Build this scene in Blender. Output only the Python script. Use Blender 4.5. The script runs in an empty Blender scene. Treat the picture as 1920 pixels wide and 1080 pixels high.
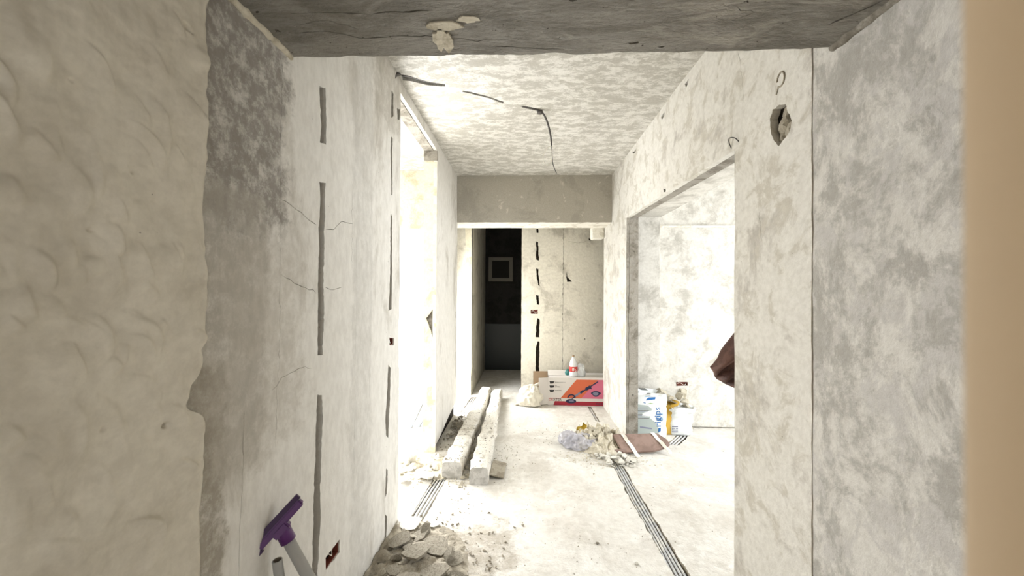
import bpy, bmesh, math, random
import numpy as np
from mathutils import Vector, noise, Matrix, Euler
from mathutils.geometry import delaunay_2d_cdt
D = bpy.data; C = bpy.context; S = C.scene; COL = S.collection
random.seed(7)

# ------------------------------------------------------------------ camera
cam = D.cameras.new('camera'); co = D.objects.new('camera', cam); COL.objects.link(co); S.camera = co
cam.sensor_width = 36; cam.lens = 13.5; cam.clip_start = 0.01; cam.clip_end = 60
yaw = math.atan(25/720); pit = math.atan(5/720); rol = math.radians(0.3)
fw = Vector((-math.sin(yaw)*math.cos(pit), math.cos(yaw)*math.cos(pit), math.sin(pit)))
rt = Vector((math.cos(yaw), math.sin(yaw), 0)); up = rt.cross(fw)
r2 = rt*math.cos(rol)+up*math.sin(rol); u2 = -rt*math.sin(rol)+up*math.cos(rol)
M = Matrix((r2, u2, -fw)).transposed().to_4x4(); M.translation = (0, 0, 1.38); co.matrix_world = M
cam.dof.use_dof = True; cam.dof.focus_distance = 2.6; cam.dof.aperture_fstop = 5.0

# ------------------------------------------------------------------ world, lights, exposure
S.view_settings.view_transform = 'Standard'; S.view_settings.look = 'None'
S.view_settings.gamma = 1; S.view_settings.exposure = 0.0; S.view_settings.use_curve_mapping = False
W = D.worlds.new('world'); S.world = W; W.use_nodes = True
bg = W.node_tree.nodes['Background']; bg.inputs[0].default_value = (0.93, 0.96, 1, 1); bg.inputs[1].default_value = 2.0

def area(name, loc, d, sx, sy, power, col=(1, .98, .95)):
    l = D.lights.new(name, 'AREA'); l.shape = 'RECTANGLE'; l.size = sx; l.size_y = sy; l.energy = power; l.color = col
    o = D.objects.new(name, l); COL.objects.link(o); o.location = loc
    o.rotation_euler = Vector(d).to_track_quat('-Z', 'Z').to_euler(); return o
area('daylight_left_room', (-1.95, 4.30, 1.2), (0, -1, -.5), 1.75, 1.95, 380, (.98, .99, 1))
area('daylight_left_side', (-4.15, 2.3, 1.3), (1, 0, -.45), 2.4, 2.0, 190, (.98, .99, 1))
area('daylight_lobby', (-1.12, 4.62, 1.1), (1, 0, -.35), .62, 2.0, 120, (.98, .99, 1))
area('daylight_right_room', (3.72, 2.1, 1.25), (-1, 0, -.5), 2.3, 1.9, 190, (.94, .97, 1))
area('daylight_behind', (-.35, -2.1, 1.3), (0, 1, 0), 1.6, 1.6, 9, (1, .985, .96))

# ------------------------------------------------------------------ materials
def hx(h):
    v = [int(h[i:i+2], 16)/255 for i in (0, 2, 4)]
    return tuple((x/12.92 if x <= .04045 else ((x+.055)/1.055)**2.4) for x in v)+(1,)
class NT:
    def __init__(s, name):
        s.m = D.materials.new(name); s.m.use_nodes = True; s.t = s.m.node_tree; s.N = s.t.nodes; s.L = s.t.links
        s.b = s.N['Principled BSDF']; s.tc = s.N.new('ShaderNodeTexCoord')
    def n(s, t, **k):
        o = s.N.new(t)
        for a, v in k.items(): setattr(o, a, v)
        return o
    def map(s, sc=(1, 1, 1), rot=(0, 0, 0), loc=(0, 0, 0)):
        m = s.n('ShaderNodeMapping'); m.inputs['Scale'].default_value = sc; m.inputs['Rotation'].default_value = rot
        m.inputs['Location'].default_value = loc
        s.L.new(s.tc.outputs['Object'], m.inputs[0]); return m.outputs[0]
    def noise(s, vec, sc, det=6, ro=.6, dist=0):
        n = s.n('ShaderNodeTexNoise'); n.inputs['Scale'].default_value = sc; n.inputs['Detail'].default_value = det
        n.inputs['Roughness'].default_value = ro; n.inputs['Distortion'].default_value = dist
        s.L.new(vec, n.inputs['Vector']); return n.outputs['Fac']
    def ramp(s, f, lo, hi, a=0, b=1):
        m = s.n('ShaderNodeMapRange', interpolation_type='SMOOTHSTEP'); s.L.new(f, m.inputs['Value'])
        for k, v in zip(('From Min', 'From Max', 'To Min', 'To Max'), (lo, hi, a, b)): m.inputs[k].default_value = v
        return m.outputs[0]
    def math(s, op, a, b):
        m = s.n('ShaderNodeMath', operation=op)
        for i, x in enumerate((a, b)):
            if isinstance(x, (int, float)): m.inputs[i].default_value = x
            else: s.L.new(x, m.inputs[i])
        return m.outputs[0]
    def mix(s, f, a, b, mode='MIX'):
        m = s.n('ShaderNodeMix', data_type='RGBA', blend_type=mode)
        for i, x in ((0, f), (6, a), (7, b)):
            if isinstance(x, (int, float)): m.inputs[i].default_value = x
            elif isinstance(x, tuple): m.inputs[i].default_value = x
            else: s.L.new(x, m.inputs[i])
        return m.outputs[2]
    def bump(s, h, st, dist):
        b = s.n('ShaderNodeBump'); b.inputs['Strength'].default_value = st; b.inputs['Distance'].default_value = dist
        s.L.new(h, b.inputs['Height']); return b
def plaster(name, c1, c2, sc=5, lo=.45, hi=.6, stretch=(1, 1, 1), rot=(0, 0, 0), det=9, ro=.68, dist=.4, bump=.012, fine=.05,
            speck=None, speckthr=.74, bands=(), c3=None, sc3=2.2, lo3=.5, hi3=.62, cracks=0, rough=.92, spec=.2):
    """bands: (axis, lo, hi, soft, colour, noise scale) = stained regions with their own colour"""
    k = NT(name); v = k.map(stretch, rot)
    base = k.noise(v, sc, det, ro, dist); f = k.ramp(base, lo, hi)
    col = k.mix(f, hx(c1), hx(c2))
    if c3:
        f3 = k.ramp(k.noise(k.map(stretch, rot, (3.3, 1.7, 9.1)), sc3, 8, .7, .6), lo3, hi3); col = k.mix(f3, col, hx(c3))
    sep = k.n('ShaderNodeSeparateXYZ'); k.L.new(k.tc.outputs['Object'], sep.inputs[0])
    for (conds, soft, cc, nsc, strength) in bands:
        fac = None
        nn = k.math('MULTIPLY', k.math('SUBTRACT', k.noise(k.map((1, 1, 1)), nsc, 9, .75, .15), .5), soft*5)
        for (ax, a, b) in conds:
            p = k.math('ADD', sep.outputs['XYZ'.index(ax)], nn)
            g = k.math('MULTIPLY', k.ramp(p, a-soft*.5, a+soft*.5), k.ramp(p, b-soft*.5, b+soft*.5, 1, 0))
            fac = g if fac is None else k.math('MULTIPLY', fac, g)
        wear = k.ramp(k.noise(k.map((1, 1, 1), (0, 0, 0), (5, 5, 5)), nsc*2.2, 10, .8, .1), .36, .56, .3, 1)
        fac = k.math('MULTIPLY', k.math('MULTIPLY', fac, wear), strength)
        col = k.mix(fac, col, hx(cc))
    fn = k.noise(v, sc*9, 5, .7)
    col = k.mix(k.ramp(fn, .3, .7, 0, .35), col, k.mix(1.0, col, (.62, .6, .57, 1), 'MULTIPLY'))
    if speck:
        sp = k.ramp(k.noise(k.map((1, 1, 1)), 38, 3, .6), speckthr, speckthr+.03); col = k.mix(sp, col, hx(speck))
    h = k.math('ADD', k.math('MULTIPLY', base, 1.0), k.math('MULTIPLY', fn, fine*6))
    if cracks:
        vo = k.n('ShaderNodeTexVoronoi', feature='DISTANCE_TO_EDGE'); vo.inputs['Scale'].default_value = cracks
        wv = k.n('ShaderNodeVectorMath', operation='ADD'); k.L.new(k.map((1, 1, 1)), wv.inputs[0])
        ns = k.n('ShaderNodeTexNoise'); ns.inputs['Scale'].default_value = 6; ns.inputs['Detail'].default_value = 6
        k.L.new(k.tc.outputs['Object'], ns.inputs[0]); sc_ = k.n('ShaderNodeVectorMath', operation='SCALE'); sc_.inputs['Scale'].default_value = .25
        k.L.new(ns.outputs['Color'], sc_.inputs[0]); k.L.new(sc_.outputs[0], wv.inputs[1]); k.L.new(wv.outputs[0], vo.inputs['Vector'])
        cm = k.math('MULTIPLY', k.ramp(vo.outputs['Distance'], 0, .008, 1, 0), k.ramp(k.noise(k.map(), 2.1, 3), .5, .6))
        col = k.mix(cm, col, k.mix(1.0, col, (.45, .42, .38, 1), 'MULTIPLY'))
        h = k.math('SUBTRACT', h, k.math('MULTIPLY', cm, .5))
    b = k.bump(h, .9, bump)
    k.L.new(b.outputs[0], k.b.inputs['Normal']); k.L.new(col, k.b.inputs['Base Color'])
    k.b.inputs['Roughness'].default_value = rough; k.b.inputs['Specular IOR Level'].default_value = spec
    return k.m
def flat(name, c, rough=.6, spec=.4, metal=0, bump=0, bsc=60, var=0, vsc=8, c2=None):
    k = NT(name); k.b.inputs['Roughness'].default_value = rough; k.b.inputs['Specular IOR Level'].default_value = spec
    k.b.inputs['Metallic'].default_value = metal; k.b.inputs['Base Color'].default_value = hx(c)
    if c2: k.L.new(k.mix(k.ramp(k.noise(k.map(), vsc, 7, .65, .4), .42, .6, 0, var), hx(c), hx(c2)), k.b.inputs['Base Color'])
    if bump: k.L.new(k.bump(k.noise(k.map(), bsc, 4), .6, bump).outputs[0], k.b.inputs['Normal'])
    return k.m

m_skim = plaster('hand_trowelled_plaster', 'cfc8b8', 'bdb5a4', sc=3, lo=.48, hi=.7, bump=.002, fine=.05, speck='6e675c', speckthr=.76, rough=.5, spec=.5)
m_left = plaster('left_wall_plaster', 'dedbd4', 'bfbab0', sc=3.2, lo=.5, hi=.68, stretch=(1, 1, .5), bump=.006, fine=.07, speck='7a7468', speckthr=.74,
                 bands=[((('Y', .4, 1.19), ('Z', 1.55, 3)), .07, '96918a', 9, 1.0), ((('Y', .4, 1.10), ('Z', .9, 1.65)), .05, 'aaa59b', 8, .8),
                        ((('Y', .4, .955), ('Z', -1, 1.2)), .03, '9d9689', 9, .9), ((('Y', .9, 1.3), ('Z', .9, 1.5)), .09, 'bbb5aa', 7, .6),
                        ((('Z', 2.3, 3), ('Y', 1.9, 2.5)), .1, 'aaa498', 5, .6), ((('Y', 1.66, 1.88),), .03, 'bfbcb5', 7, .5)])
m_right = plaster('right_wall_plaster', 'd8d5cd', 'b5b0a7', sc=4, lo=.52, hi=.66, bump=.008, fine=.05, speck='6a6358', speckthr=.77, c3='c2bdb1', sc3=7)
m_rgrey = plaster('mottled_grey_plaster', 'd0cdc6', 'aba8a1', sc=4.8, lo=.44, hi=.57, bump=.007, fine=.06, dist=.25, ro=.76, c3='c0bdb8', sc3=9, lo3=.5, hi3=.6, stretch=(1, 1.1, .85))
m_room = plaster('room_plaster', 'dad7cf', 'b5b1a8', sc=4.5, lo=.44, hi=.64, bump=.006, dist=.3, ro=.74)
m_cream = plaster('cream_plaster', 'e6dfc8', 'c9c0a6', sc=5, lo=.5, hi=.62, bump=.008, speck='6b6353', speckthr=.75)
m_lobby = plaster('lobby_plaster', 'd3cebf', 'b3ad9f', sc=3.5, lo=.5, hi=.66, bump=.01, fine=.05, speck='8c8577', speckthr=.75)
m_head = plaster('header_concrete', 'b6b1a5', 'd0cbc0', sc=9, lo=.60, hi=.65, bump=.006, fine=.04, c3='aaa59a', sc3=3)
m_beam = plaster('rough_shuttered_concrete', 'a39f97', '88847c', sc=5, lo=.42, hi=.62, stretch=(.7, 1.8, 1), bump=.03, fine=.12, speck='4a453e', speckthr=.68, c3='b3aea4', sc3=3, lo3=.56, hi3=.66)
m_ceil = plaster('flecked_ceiling_plaster', 'c8c5bc', 'efede7', sc=12, lo=.45, hi=.57, stretch=(.75, 1.4, 1), bump=.010, fine=.07, dist=.15, ro=.82, c3='b4b0a6', sc3=2.5, lo3=.58, hi3=.7)
m_floor = plaster('dusty_concrete_floor', 'e0ddd6', 'cec9c0', sc=2.6, lo=.42, hi=.64, bump=.02, fine=.07, speck='7d766a', speckthr=.73, c3='e6e4de', sc3=3.5, lo3=.52, hi3=.66,
                  bands=[((('X', -.9, -.05), ('Y', 1.2, 2.25)), .16, 'a89f90', 5, .8)])
m_core = plaster('shaded_cut_mortar', '352e26', '251f19', sc=14, lo=.4, hi=.6, bump=.03)  # exposed mortar, colour darkened further to carry the shade inside the cuts
m_conc = plaster('bare_concrete', 'a29d93', '7e786d', sc=8, lo=.45, hi=.62, bump=.02, speck='4c463c', speckthr=.68)
m_chunk = plaster('broken_plaster', 'd6cfbd', 'b3aa96', sc=9, lo=.45, hi=.6, bump=.01)
m_chunkg = plaster('dusty_mortar', 'b1a999', '938b7c', sc=9, lo=.45, hi=.6, bump=.012)
m_white = plaster('white_gypsum', 'efece2', 'd3cdbf', sc=8, lo=.5, hi=.62, bump=.008)
m_plank = plaster('plaster_crusted_timber', 'ebe7dd', 'cbc4b6', sc=9, lo=.5, hi=.62, bump=.02, fine=.08, speck='6f675a', speckthr=.62)
m_cut = plaster('sawn_grey_end', 'cbc9c4', 'aeaba5', sc=14, lo=.45, hi=.6, bump=.015)
m_dark = plaster('shade_darkened_render', '34322f', '2a2826', sc=5, bump=.01)  # render of the unlit room, its dimness put into the colour
m_beige = flat('beige_paint', 'cdb595', .75, .2, bump=.0006, bsc=400)
m_conduit = flat('grey_conduit', 'b4b5b6', .55, .3, c2='d8d5cd', var=.8, vsc=14)
m_cable = flat('dark_cable', '55514e', .5, .4); m_wire = flat('pale_wire', 'ddd8ca', .5, .4)
m_purple = flat('purple_plastic', '50205f', .42, .4); m_purpd = flat('dark_purple_rubber', '331040', .5, .4)
m_handle = flat('grey_plastic_tube', 'aaa9a4', .4, .4); m_inside = flat('tube_inside', '6c6455', .7)
m_card = flat('brown_cardboard', '9a836a', .85, .2); m_cwhite = flat('white_printed_card', 'd9d4cf', .6, .3)
m_orange = flat('orange_print', 'cf6a48', .5, .3); m_pink = flat('pink_print', 'd0708a', .5, .3); m_red = flat('red_print', 'a5303f', .5, .3)
m_navy = flat('navy_print', '2c3350', .5, .3); m_ink = flat('black_print', '3a3836', .5, .3); m_logo = flat('red_logo_print', 'c2413c', .5, .3)
m_grille = flat('grey_print', '7d7f93', .5, .3)
m_brown = flat('mauve_brown_board', '907a70', .7, .3, bump=.002, bsc=40, c2='7a655b', var=.8)
m_bagw = flat('white_paper_sack', 'e6e9e8', .6, .3, bump=.001); m_bagg = flat('grey_green_print', 'a3aca8', .6, .3)
m_blue = flat('blue_print', '2262a0', .5, .3); m_green = flat('green_print', '7fa25c', .6); m_pale = flat('pale_blue_print', '8fb9d2', .6)
m_ochre = flat('ochre_sack', 'bf9a3d', .7); m_yel = flat('yellow_scrap', 'd8bf57', .6)
m_leather = flat('brown_leather', '4a2f28', .5, .35, bump=.002, bsc=30, c2='6a4b40', var=.8, vsc=12)
m_wood = flat('pale_timber', 'b59b74', .7, .2, bump=.001); m_pvc = flat('white_pvc', 'f2f2f0', .4, .4)
m_metal = flat('galvanised_metal', '8f9499', .4, .5, metal=.6); m_red_box = flat('brick_red_socket_plastic', '6b3324', .6)
m_dframe = flat('shade_greyed_frame', '6f6a61', .6)  # white frame greyed in colour to match the unlit room's shade
m_black = flat('black_gap', '1c1712', .8); m_tile = flat('shade_darkened_green_tile', '151d1b', .4, .5)  # green tile colour darkened to stand for the unlit room's shade
m_teal = flat('teal_plastic', '2f6f6c', .4)
def clear(name, c, alpha, rough=.15):
    k = NT(name); k.b.inputs['Base Color'].default_value = hx(c); k.b.inputs['Roughness'].default_value = rough
    k.b.inputs['Alpha'].default_value = alpha; k.b.inputs['Specular IOR Level'].default_value = .6; return k.m
m_film = clear('grey_film', 'c2c1c9', .55, .25); m_bottle = clear('cloudy_bottle', 'eef1f3', .8, .15); m_glass = clear('window_glass', 'ffffff', .06, .02)
m_cloth = flat('white_cloth', 'e9e4d6', .8, .2)

# ------------------------------------------------------------------ helpers
def mk(name, bm, mats, parent=None, smooth=False, kind=None, stay=True):
    me = D.meshes.new(name); bm.to_mesh(me); bm.free()
    for m in (mats if isinstance(mats, (list, tuple)) else [mats]): me.materials.append(m)
    if smooth: me.polygons.foreach_set('use_smooth', [True]*len(me.polygons))
    o = D.objects.new(name, me); COL.objects.link(o)
    if parent: o.parent = parent
    if kind: o['kind'] = kind
    return o
def T(o, label, cat, group=None):
    o['label'] = label; o['category'] = cat
    if group: o['group'] = group
    return o
def E(name, loc=(0, 0, 0), rz=0):
    o = D.objects.new(name, None); COL.objects.link(o); o.location = loc; o.rotation_euler = (0, 0, rz); o.empty_display_size = .05; return o
def bx(bm, x0, x1, y0, y1, z0, z1, mi=0, mat=None):
    vs = [bm.verts.new((x, y, z)) for x in (x0, x1) for y in (y0, y1) for z in (z0, z1)]
    if mat is not None:
        for v in vs: v.co = mat @ v.co
    for f in ((0, 1, 3, 2), (4, 6, 7, 5), (0, 4, 5, 1), (2, 3, 7, 6), (0, 2, 6, 4), (1, 5, 7, 3)):
        bm.faces.new([vs[i] for i in f]).material_index = mi
    return bm
def box(name, x0, x1, y0, y1, z0, z1, m, parent=None, kind=None, bevel=0):
    bm = bx(bmesh.new(), x0, x1, y0, y1, z0, z1)
    if bevel: bmesh.ops.bevel(bm, geom=bm.edges[:], offset=bevel, segments=2, affect='EDGES')
    return mk(name, bm, m, parent, kind=kind)
def tube(bm, pts, r, n=8, cap=True, mi=0):
    pts = [Vector(p) for p in pts]; rings = []
    rr = r if isinstance(r, (list, tuple)) else [r]*len(pts)
    ref = Vector((0.13, 0.31, 0.94))
    for i, p in enumerate(pts):
        t = (pts[min(i+1, len(pts)-1)]-pts[max(i-1, 0)]).normalized()
        a = t.cross(ref)
        if a.length < .1: a = t.cross(Vector((1, 0, 0)))
        a.normalize(); b = t.cross(a)
        rings.append([bm.verts.new(p+(a*math.cos(6.2832*k/n)+b*math.sin(6.2832*k/n))*rr[i]) for k in range(n)])
    for i in range(len(rings)-1):
        for k in range(n):
            f = bm.faces.new((rings[i][k], rings[i][(k+1) % n], rings[i+1][(k+1) % n], rings[i+1][k])); f.material_index = mi; f.smooth = True
    if cap:
        bm.faces.new(rings[0][::-1]).material_index = mi; bm.faces.new(rings[-1]).material_index = mi
    return bm
def lathe(bm, prof, n=20, at=(0, 0, 0)):
    rings = [[bm.verts.new((at[0]+r*math.cos(6.2832*k/n), at[1]+r*math.sin(6.2832*k/n), at[2]+z)) for k in range(n)] for r, z in prof]
    for i in range(len(rings)-1):
        for k in range(n): bm.faces.new((rings[i][k], rings[i][(k+1) % n], rings[i+1][(k+1) % n], rings[i+1][k])).smooth = True
    bm.faces.new(rings[0][::-1]); bm.faces.new(rings[-1]); return bm
def inside(p, poly):
    x, y = p; c = False; j = len(poly)-1
    for i in range(len(poly)):
        a, b = poly[i], poly[j]
        if (a[1] > y) != (b[1] > y) and x < (b[0]-a[0])*(y-a[1])/(b[1]-a[1])+a[0]: c = not c
        j = i
    return c
def resample(poly, step, jag, seed, closed=True):
    out = []
    n = len(poly)
    for i in range(n if closed else n-1):
        a = Vector(poly[i]); b = Vector(poly[(i+1) % n]); k = max(1, int((b-a).length/step))
        for q in range(k): out.append(a+(b-a)*q/k)
    if not closed: out.append(Vector(poly[-1]))
    res = []
    for p in out:
        d = noise.noise_vector(Vector((p.x*14, p.y*14, seed)))*jag + noise.noise_vector(Vector((p.x*70, p.y*70, seed+5)))*jag*.6
        res.append((p.x+d.x, p.y+d.y))
    return res
def crack(pts, w=.002, seed=0, wander=.012):
    """thin closed outline running along a polyline"""
    c = [Vector(p) for p in resample(pts, .02, 0, 0, False)]
    c = [p+Vector((noise.noise(Vector((p.x*30, p.y*30, seed)))*wander, noise.noise(Vector((p.y*30, p.x*30, seed+9)))*wander)) for p in c]
    L, R = [], []
    for i, p in enumerate(c):
        t = (c[min(i+1, len(c)-1)]-c[max(0, i-1)]).normalized(); nrm = Vector((-t.y, t.x))
        ww = w*.5*(.5+abs(noise.noise(Vector((i*.7, seed, 3))))*1.6)*(1 if 0 < i < len(c)-1 else .3)
        L.append(tuple(p+nrm*ww)); R.append(tuple(p-nrm*ww))
    return ('raw', L+R[::-1])
def panel(name, outline, holes, f, w0, w1, mats, parent=None, step=.03, jag=.003, hjag=.0075, amp=.0, grid=.1, kind='structure', seed=0, smooth=False):
    """slab seen from its front (w0) with ragged outline and holes; front = material 0, sides = material 1 (if given)"""
    O = resample(outline, step, jag, seed)
    H = []
    for i, h in enumerate(holes):
        if h[0] == 'raw': H.append(h[1])
        else: H.append(resample(h, .012, hjag, seed+i*3.1+1))
    vs = []; es = []
    for lp in [O]+H:
        b = len(vs); vs += [Vector(p) for p in lp]; es += [(b+i, b+(i+1) % len(lp)) for i in range(len(lp))]
    xs = [p[0] for p in O]; ys = [p[1] for p in O]
    nx = int((max(xs)-min(xs))/grid); ny = int((max(ys)-min(ys))/grid)
    for i in range(1, nx+1):
        for j in range(1, ny+1):
            p = (min(xs)+(i-.5+random.uniform(-.2, .2))*grid, min(ys)+(j-.5+random.uniform(-.2, .2))*grid)
            if inside(p, O) and not any(inside(p, h) for h in H): vs.append(Vector(p))
    ov, oe, of, *_ = delaunay_2d_cdt(vs, es, [], 0, 1e-6)
    bm = bmesh.new()
    def wof(p): return w0+amp*(noise.noise(Vector((p[0]*3.1, p[1]*3.1, seed)))+.5*noise.noise(Vector((p[0]*9, p[1]*9, seed+2))))
    bv = [bm.verts.new(f(p[0], p[1], wof(p))) for p in ov]
    for t in of:
        c = (sum(ov[i][0] for i in t)/3, sum(ov[i][1] for i in t)/3)
        if inside(c, O) and not any(inside(c, h) for h in H):
            try: bm.faces.new([bv[i] for i in t])
            except ValueError: pass
    for v in [v for v in bm.verts if not v.link_faces]: bm.verts.remove(v)
    inv = {v: p for v, p in zip(bv, ov) if v.is_valid}
    be = [e for e in bm.edges if len(e.link_faces) == 1]; bk = {}
    for e in be:
        for v in e.verts:
            if v not in bk: bk[v] = bm.verts.new(f(inv[v][0], inv[v][1], w1))
    for e in be:
        a, b = e.verts; fc = bm.faces.new((a, b, bk[b], bk[a])); fc.material_index = 1 if isinstance(mats, (list, tuple)) and len(mats) > 1 else 0
    bmesh.ops.recalc_face_normals(bm, faces=bm.faces[:])
    return mk(name, bm, mats, parent, kind=kind, smooth=False)
FL = lambda u, v, w: (-.76-w, u, v)
FR = lambda u, v, w: (.94+w, u, v)
FB = lambda u, v, w: (u, 5.05+w, v)
FF = lambda u, v, w: (u, v, -w)
FC = lambda u, v, w: (u, v, 2.65+w)

# ------------------------------------------------------------------ setting: left wall
HT = 2.66
left_outline = [(.80, -.01), (2.295, -.01), (2.295, 2.575), (3.255, 2.575), (3.255, .05), (3.5, .07), (3.9, .13), (4.25, .15), (4.25, HT), (.80, HT)]
left_core = [(.79, -.01), (2.29, -.01), (2.29, 2.57), (3.275, 2.57), (3.275, -.01), (4.25, -.01), (4.25, HT), (.79, HT)]
L_holes = [
 [(1.385, 2.127), (1.426, 2.14), (1.430, 1.931), (1.388, 1.92)],
 [(1.39, 1.78), (1.430, 1.786), (1.428, 1.427), (1.420, 1.129), (1.384, 1.136), (1.389, 1.425)],
 [(1.381, 1.0), (1.418, .985), (1.418, .765), (1.410, .472), (1.399, .323), (1.385, .04), (1.345, .04), (1.358, .355), (1.372, .69)],
 [(2.129, 2.50), (2.163, 2.50), (2.165, 2.371), (2.131, 2.352)],
 [(2.224, 2.45), (2.280, 2.475), (2.276, 2.40), (2.24, 2.392)],
 [(2.132, 2.247), (2.162, 2.251), (2.160, 1.924), (2.139, 1.915)],
 [(2.133, 1.811), (2.154, 1.801), (2.158, 1.513), (2.157, 1.27), (2.114, 1.262), (2.122, 1.511)],
 [(2.128, 1.112), (2.205, 1.107), (2.205, 1.062), (2.129, 1.066)],
 [(2.108, .963), (2.145, .945), (2.143, .73), (2.128, .55), (2.094, .575), (2.082, .665)],
 [(2.101, .396), (2.125, .379), (2.111, .252), (2.083, .24)],
 [(2.082, .152), (2.112, .124), (2.102, .02), (2.072, .02)],
 [(1.458, .351), (1.564, .349), (1.566, .298), (1.462, .300)],
 [(4.17, 1.15), (4.21, 1.15), (4.21, 1.08), (4.17, 1.08)],
 [(4.19, .98), (4.215, .98), (4.21, .80), (4.19, .78)], [(4.19, .70), (4.215, .70), (4.21, .42), (4.19, .44)],
 crack([(1.165, 2.1), (1.16, 1.75), (1.158, 1.50), (1.165, 1.2), (1.15, .9)], .0016, 3),
 crack([(1.17, 1.66), (1.25, 1.645), (1.32, 1.625), (1.378, 1.62)], .003, 4),
 crack([(1.436, 1.615), (1.5, 1.62), (1.56, 1.66), (1.66, 1.67)], .003, 5),
 crack([(1.17, 1.425), (1.24, 1.40), (1.30, 1.385), (1.375, 1.37)], .0025, 6),
 crack([(1.436, 1.385), (1.50, 1.382), (1.57, 1.385)], .002, 7),
 crack([(1.02, 1.05), (1.01, .8), (1.0, .55), (.995, .2)], .002, 8, .006),
 crack([(1.70, 1.62), (1.705, 1.4), (1.70, 1.0), (1.69, .6)], .0016, 9, .005),
 crack([(1.86, 1.5), (1.87, 1.2), (1.86, .9)], .0014, 10, .008),
 crack([(1.13, 1.08), (1.18, 1.10), (1.26, 1.12), (1.34, 1.10)], .002, 11),
 crack([(1.66, 1.83), (1.655, 1.70), (1.66, 1.5)], .0016, 12),
]
wl = panel('wall_left', left_core, [], FL, .028, .11, [m_core, m_conc], seed=1, jag=.0, grid=.4)
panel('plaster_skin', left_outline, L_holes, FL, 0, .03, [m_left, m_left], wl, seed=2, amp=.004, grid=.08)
# jamb facing of the left doorway, looking down the corridor
FJ = lambda u, v, w: (u, 3.255+w, v)
panel('jamb_facing', [(-.868, 0), (-.762, 0), (-.762, 2.57), (-.868, 2.57)], [[(-.80, 1.20), (-.775, 1.24), (-.772, 1.0), (-.79, .98), (-.845, 1.14)]], FJ, 0, .025, [m_cream, m_cream], wl, seed=4, jag=.003, amp=.002, grid=.1)
box('mortar_cap', -.872, -.757, 3.243, 3.27, 2.49, 2.572, m_conc, wl)
# thick new plaster coat near the camera: crescent trowel marks as real relief
def trowel_coat():
    y0, y1, z0, z1, st = .34, .872, .55, 2.25, .0026
    ys = np.arange(y0, y1, st); zs = np.arange(z0, z1, st); Yg, Zg = np.meshgrid(ys, zs); H = np.zeros_like(Yg)
    rs = np.random.RandomState(5)
    for _ in range(290):
        cy, cz = rs.uniform(y0-.03, y1+.0), rs.uniform(z0, z1)
        d = .35+.65*(cz < 1.75)*1.0
        if cz < 1.0: d *= .7
        if cy > .74: d *= .55
        if rs.rand() > d: continue
        L = rs.uniform(.016, .06)*rs.uniform(.6, 1.1); a = rs.uniform(.0018, .0095)*(1 if rs.rand() > .14 else 1.5); th = math.radians(rs.uniform(-5, 48))
        k = rs.uniform(-2, 12); w1 = rs.uniform(.010, .04); w2 = rs.uniform(.004, .009)
        dy, dz = Yg-cy, Zg-cz
        s = -dy*math.sin(th)+dz*math.cos(th); t = dy*math.cos(th)+dz*math.sin(th)
        m = (abs(s) < L*1.6) & (abs(t) < w1*3)
        q = t+k*s*s
        h = np.where(q < 0, np.exp(-(q/w1)**2), np.exp(-(q/w2)**2))*np.exp(-(s/L)**4)*a
        H = np.where(m, np.maximum(H, h), H)
    for fr, am in ((2, .010), (6, .009), (14, .0050), (34, .0020), (80, .0005)):
        px = rs.uniform(0, 6, 8); ax = rs.normal(0, fr, 8); az = rs.normal(0, fr, 8)
        for i in range(8): H += am/5*np.sin(ax[i]*Yg*2+az[i]*Zg*2+px[i])
    for (cy, cz, r, a) in ((.783, 1.094, .006, -.012), (.815, 1.957, .007, -.010), (.826, 1.955, .005, -.010), (.66, 1.13, .005, -.005), (.63, 1.48, .004, -.005), (.60, 1.72, .003, -.004), (.70, 1.60, .003, -.004)):
        H += a*np.exp(-(((Yg-cy)**2+(Zg-cz)**2)/r**2)**2)
    # ragged far edge, with a bite out of it
    edge = np.array([.868+.004*noise.noise(Vector((0, z*9, 1)))+.003*noise.noise(Vector((0, z*40, 1)))
                     - .036*math.exp(-((z-1.15)/.032)**2)*(1 if z > 1.15 else 1)-.030*math.exp(-((z-1.115)/.02)**2)
                     -.012*math.exp(-((z-1.24)/.02)**2)-.008*math.exp(-((z-1.75)/.03)**2) for z in zs])
    lip = np.clip((Yg-(edge[:, None]-.012))/.012, 0, 1); H += .0016*np.sin(lip*math.pi)
    nz, ny = Yg.shape
    frac = np.linspace(0, 1, ny)[None, :]
    Ye = y0+frac**1.0*(edge[:, None]-y0)
    # resample heights onto the warped columns
    Hn = np.empty_like(H)
    for j in range(nz): Hn[j] = np.interp(Ye[j], ys, H[j])
    X = -.748+Hn
    V = np.stack([X, Ye, Zg], -1).reshape(-1, 3)
    idx = np.arange(nz*ny).reshape(nz, ny)
    F = np.stack([idx[:-1, :-1], idx[:-1, 1:], idx[1:, 1:], idx[1:, :-1]], -1).reshape(-1, 4)
    # edge face back to the wall
    back = V.reshape(nz, ny, 3)[:, -1].copy(); back[:, 0] = -.764; back[:, 1] -= .001
    b0 = len(V); V = np.vstack([V, back]); bi = np.arange(b0, b0+nz)
    F2 = np.stack([idx[:-1, -1], bi[:-1], bi[1:], idx[1:, -1]], -1)
    me = D.meshes.new('trowelled_plaster'); me.from_pydata(V.tolist(), [], np.vstack([F, F2]).tolist()); me.materials.append(m_skim)
    sm = [True]*len(F)+[False]*len(F2); me.polygons.foreach_set('use_smooth', sm)
    o = D.objects.new('trowelled_plaster', me); COL.objects.link(o); o.parent = wl
trowel_coat()
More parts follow.
